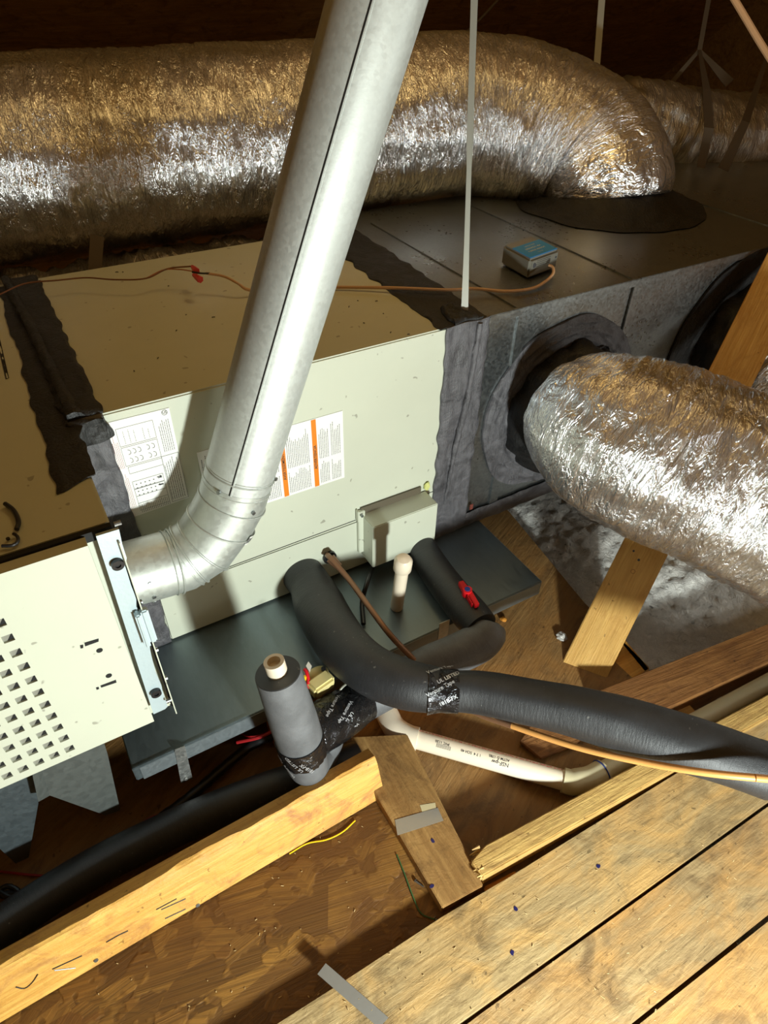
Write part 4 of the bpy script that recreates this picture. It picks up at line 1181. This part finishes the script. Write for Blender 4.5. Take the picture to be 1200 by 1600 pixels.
# planks
aP = angpx((547, 1527), (1061, 1206), -.56)
def plank_mat(i, l, d_, st, wm): return wood('plank_%d' % i, l, d_, aP + .03 * i, .38, st, .55, 1.3, wm)
zP = -.560
pm1 = plank_mat(1, s2l(176, 152, 108), s2l(146, 122, 82), s2l(108, 88, 58), s2l(190, 150, 90))
pm2 = plank_mat(2, s2l(168, 144, 102), s2l(134, 108, 72), s2l(100, 78, 52), s2l(178, 136, 80))
pm3 = plank_mat(3, s2l(172, 144, 98), s2l(138, 108, 68), s2l(104, 78, 52), s2l(176, 134, 78))
u1 = [(330, 1668), (433, 1600), (547, 1527), (690, 1433), (795, 1371), (1061, 1206), (1250, 1089), (1330, 1160), (1196, 1255), (750, 1575), (600, 1683)]
board_px('plywood_plank', u1, zP, .022, pm1, 'scuffed plywood plank farthest up of the three at the lower right', group='plywood planks at the lower right', push=(6, 7), pv_=V((math.cos(aP), math.sin(aP), 0)) * 1.0)
u2 = [(606, 1691), (754, 1582), (1199, 1261), (1334, 1163), (1460, 1230), (1200, 1429), (988, 1598), (860, 1700)]
board_px('plywood_plank', u2, zP - .007, .02, pm2, 'middle plywood plank between the two diagonal seams at the lower right', group='plywood planks at the lower right', push=(3, 4), pv_=V((math.cos(aP), math.sin(aP), 0)) * 1.0)
u3 = [(868, 1706), (993, 1605), (1203, 1437.5), (1464, 1234), (1700, 1380), (1100, 1900)]
board_px('plywood_plank', u3, zP - .014, .02, pm3, 'plywood plank in the extreme lower right corner', group='plywood planks at the lower right', push=(3, 4), pv_=V((math.cos(aP), math.sin(aP), 0)) * 1.0)
# 2x4 flat beside the planks
aQ = angpx((757, 1372), (1200, 1122), -.545)
M['stud'] = wood('old_stud', s2l(212, 178, 108), s2l(166, 128, 70), aQ, .8, s2l(140, 106, 64), .55, .9)
bm = BM()
F_, G_ = Z(754, 1369, -.548), Z(1215, 1112, -.548); B0, B1 = Z(745, 1324, -.548), Z(1200, 1083, -.548); G_ = G_ + (G_ - F_).normalized() * .8; B1 = B1 + (B1 - B0).normalized() * .8
rows = []
NN = 60
for i in range(NN + 1):
    t = i / NN; f = F_.lerp(G_, t); b = B0.lerp(B1, t)
    rows.append([f, b, b - V((0, 0, .036)), f - V((0, 0, .036))])
# ragged sawn near end
sub = 8
def lerp4(r_, u, v): return (r_[0].lerp(r_[1], u)).lerp(r_[3].lerp(r_[2], u), v)
prism(bm, [rows[0][0], rows[-1][0], rows[-1][1], Z(758, 1320, -.548), Z(736, 1345, -.548)], (0, 0, -.036), bev=.002)
for i in range(26):
    u = random.random(); q = F_.lerp(B0, u) - V((0, 0, random.uniform(0, .03))); d = (F_ - G_).normalized()
    tube(bm, [q + d * -.004, q + d * random.uniform(.003, .013) + V((0, 0, random.uniform(-.002, .003)))], [.003, .0008], 5, .01)
tag(obj('lumber', bm, M['stud']), 'rough ended pine stud lying flat beside the planks, below the white drain pipe', 'lumber')
board_px('wood_block', [(757, 1385), (805, 1360), (812, 1376), (757, 1408)], -.586, .012, M['pine_block'], 'small orange wood offcut under the ragged end of the stud')
# joist at right
M['web'] = wood('web_wood', s2l(214, 172, 98), s2l(184, 138, 68), 0, .8, s2l(172, 126, 62), .55, .8)
aJ = angpx((926, 1082), (1200, 975), -.56)
M['joist'] = wood('joist_brown', s2l(156, 110, 62), s2l(112, 70, 34), aJ, 1.0, s2l(92, 58, 32), .6, .9)
bm = BM(); prism(bm, zpoly([(926, 1082), (1200, 975), (1400, 897), (1400, 948), (1200, 1034), (1027, 1112), (960, 1136)], -.565), (0, 0, -.14), bev=.002)
tag(obj('ceiling_joist', bm, M['joist']), 'brown wooden joist crossing the insulation at the right', 'joist')
board_px('wood_block', [(1030, 1124), (1075, 1098), (1088, 1112), (1062, 1148), (1040, 1150)], -.60, .06, M['web'], 'short wood block below the brown joist')
board_px('brace_board', [(965, 985), (1015, 1045), (990, 1062), (945, 1020)], -.60, .03, M['pine_post'], 'short yellow board behind the foot of the tilted stud')
# wood chip on deck
board_px('wood_chip', [(812, 1158), (830, 1132), (920, 1150), (890, 1168), (845, 1185)], -.588, .006, M['joist'], 'reddish broken plywood flake on the deck behind the white drain pipe', 'scrap')
# truss web
zb = -.625
wb = [PD(886, 1024, 1.385), PD(934, 1066, 1.385)]
wt = [PD(1211, 372, 1.46), PD(1283, 402, 1.46)]
axw = (wt[0] - wb[0]).normalized()
aw = (wb[1] - wb[0]); aw = (aw - axw * aw.dot(axw)).normalized(); nw = axw.cross(aw)
if nw.dot(CAM - wb[0]) > 0: nw = -nw
L0 = PD(888, 1016, 1.315); L1 = PD(1227, 340, 1.365)
axw = (L1 - L0).normalized()
to = (CAM - L0); nrmw = (to - axw * to.dot(axw)).normalized()
# turn the wide face square to the viewer's left: width direction
wdv = axw.cross(nrmw); 
if wdv.dot(MR @ V((1, 0, 0))) < 0: wdv = -wdv
W4 = .086
Lb = L0 - axw * .04
# grain material in local frame via matrix-built object
bm = BM(); Lg = (L1 - Lb).length + .5
box(bm, (0, 0, -.038), (Lg, W4, 0), bev=.0015)
me = bpy.data.meshes.new('truss_web'); bm.to_mesh(me); bm.free(); me.materials.append(M['web']); me.shade_smooth(); me.set_sharp_from_angle(angle=.5)
web = bpy.data.objects.new('truss_web', me); COL.objects.link(web)
zax = nrmw; yax = wdv
if axw.cross(yax).dot(zax) < 0: yax = -yax; org = Lb + wdv * W4
else: org = Lb
web.matrix_world = Matrix(((axw.x, yax.x, zax.x, org.x), (axw.y, yax.y, zax.y, org.y), (axw.z, yax.z, zax.z, org.z), (0, 0, 0, 1)))
for px, py, rr in ((990, 861, .0022), (998, 875, .0026), (989, 893, .0042)):
    d = ray(px, py); t = (L0 - CAM).dot(nrmw) / d.dot(nrmw); q = CAM + d * t
    bm = BM()
    if rr > .004: annulus(bm, q, nrmw, .0035, .0045, .0006, 20)
    else: disc(bm, q, nrmw, rr, .0006, 14)
    for v in bm.verts: v.co = web.matrix_world.inverted() @ v.co
    me = bpy.data.meshes.new('nail_hole'); bm.to_mesh(me); bm.free(); me.materials.append(M['black_plastic'] if rr < .004 else M['joist'])
    h_ = bpy.data.objects.new('nail_hole', me); COL.objects.link(h_); h_.parent = web
tag(web, 'tilted pine stud rising from the deck behind the front right foil duct', 'stud')

# ------------------------------------------------------------------ tape pieces, debris
board_px('metal_tape', [(496, 1522), (509, 1505), (607, 1590), (592, 1606)], zP + .0012, .0006, M['metal_tape'], 'strip of grey metal tape lying over the plank edge at the bottom centre', 'tape', 0)
board_px('metal_tape', [(617, 1281), (684, 1262), (693, 1282), (621, 1305)], -.5592, .0006, M['metal_tape'], 'short wrinkled metal tape across the narrow plywood strip', 'tape', 0)
board_px('paper_scrap', [(656, 1258), (680, 1254), (682, 1266), (660, 1270)], -.5596, .0006, flat('tan_paper', s2l(190, 176, 136), .7), 'tan scrap of masking paper beside the short metal tape', 'scrap', 0)
wire([Z(x, y, -.581) for x, y in ((452, 1334), (480, 1318), (510, 1312), (535, 1300), (555, 1282))], .0012, M['yellow'], 'thin yellow wire on the strand board beside the pine board')
wire([Z(x, y, -.581) for x, y in ((620, 1335), (632, 1365), (645, 1400), (658, 1427), (680, 1437))], .0010, flat('green_wire', s2l(52, 92, 50), .5), 'thin green wire on the strand board')
bm = BM()
for px, py, z in ((800, 1489, zP), (806, 1420, zP), (935, 1354, zP), (676, 1314, -.56), (675, 1385, -.56)):
    q = Z(px, py, z); nb = random.randint(6, 8)
    r_ = .0035
    prism(bm, [q + V((math.cos(k * 6.283 / nb) * r_ * random.uniform(.6, 1.2), math.sin(k * 6.283 / nb) * r_ * random.uniform(.6, 1.2), .0004)) for k in range(nb)], (0, 0, .0003))
tag(obj('ink_spots', bm, flat('blue_ink', s2l(26, 28, 80), .4), smooth=False), 'scattered dark blue primer drips on the plywood', 'stain', kind='stuff')
bm = BM()
for i in range(150):
    px, py = random.uniform(150, 1190), random.uniform(1280, 1595)
    z = -.583
    if 1527 + (px - 547) * -.624 < py: z = zP
    elif py < 1600 - px * .6: continue
    q = Z(px, py, z + .0006); a = random.uniform(0, 6.28); L = random.uniform(.0008, .004)
    tube(bm, [q, q + V((math.cos(a) * L, math.sin(a) * L, .0008))], random.uniform(.0003, .0007), 4, .01)
tag(obj('wood_splinters', bm, flat('pale_splinter', s2l(186, 160, 112), .7)), 'tiny pale splinters scattered over the boards', 'debris', kind='stuff')
# nails/screws
def screw(px, py, z, label):
    q = Z(px, py, z); bm = BM()
    tube(bm, [q + V((0, 0, .002)), q + V((.006, -.012, .002))], [.0015, .001], 6, .01); disc(bm, q + V((0, .001, .0022)), (-.4, 1, 0), .0028, .001, 8)
    tag(obj('screw', bm, M['galv']), label, 'screw')
screw(650, 1378, -.583, 'loose screw on the strand board beside the narrow strip')
screw(680, 1436, -.583, 'loose screw at the end of the green wire')
# crumb of insulation foam on deck and fluff tuft
def tuft(c, r, m, label, name='insulation_tuft'):
    bm = BM(); bmesh.ops.create_icosphere(bm, subdivisions=4, radius=r)
    for v in bm.verts:
        v.co = v.co * (1 + .5 * noise.noise(v.co * 60) + .3 * noise.noise(v.co * 160)); v.co.z *= .55; v.co += c
    tag(obj(name, bm, m, sharp=180), label, 'insulation')
tuft(Z(877, 995, -.594), .011, M['fluff'], 'small tuft of white insulation beside the foot of the tilted stud')
tuft(Z(786, 968, -.594), .007, M['pine_block'], 'small wood crumb on the deck right of the red valve', 'wood_crumb')
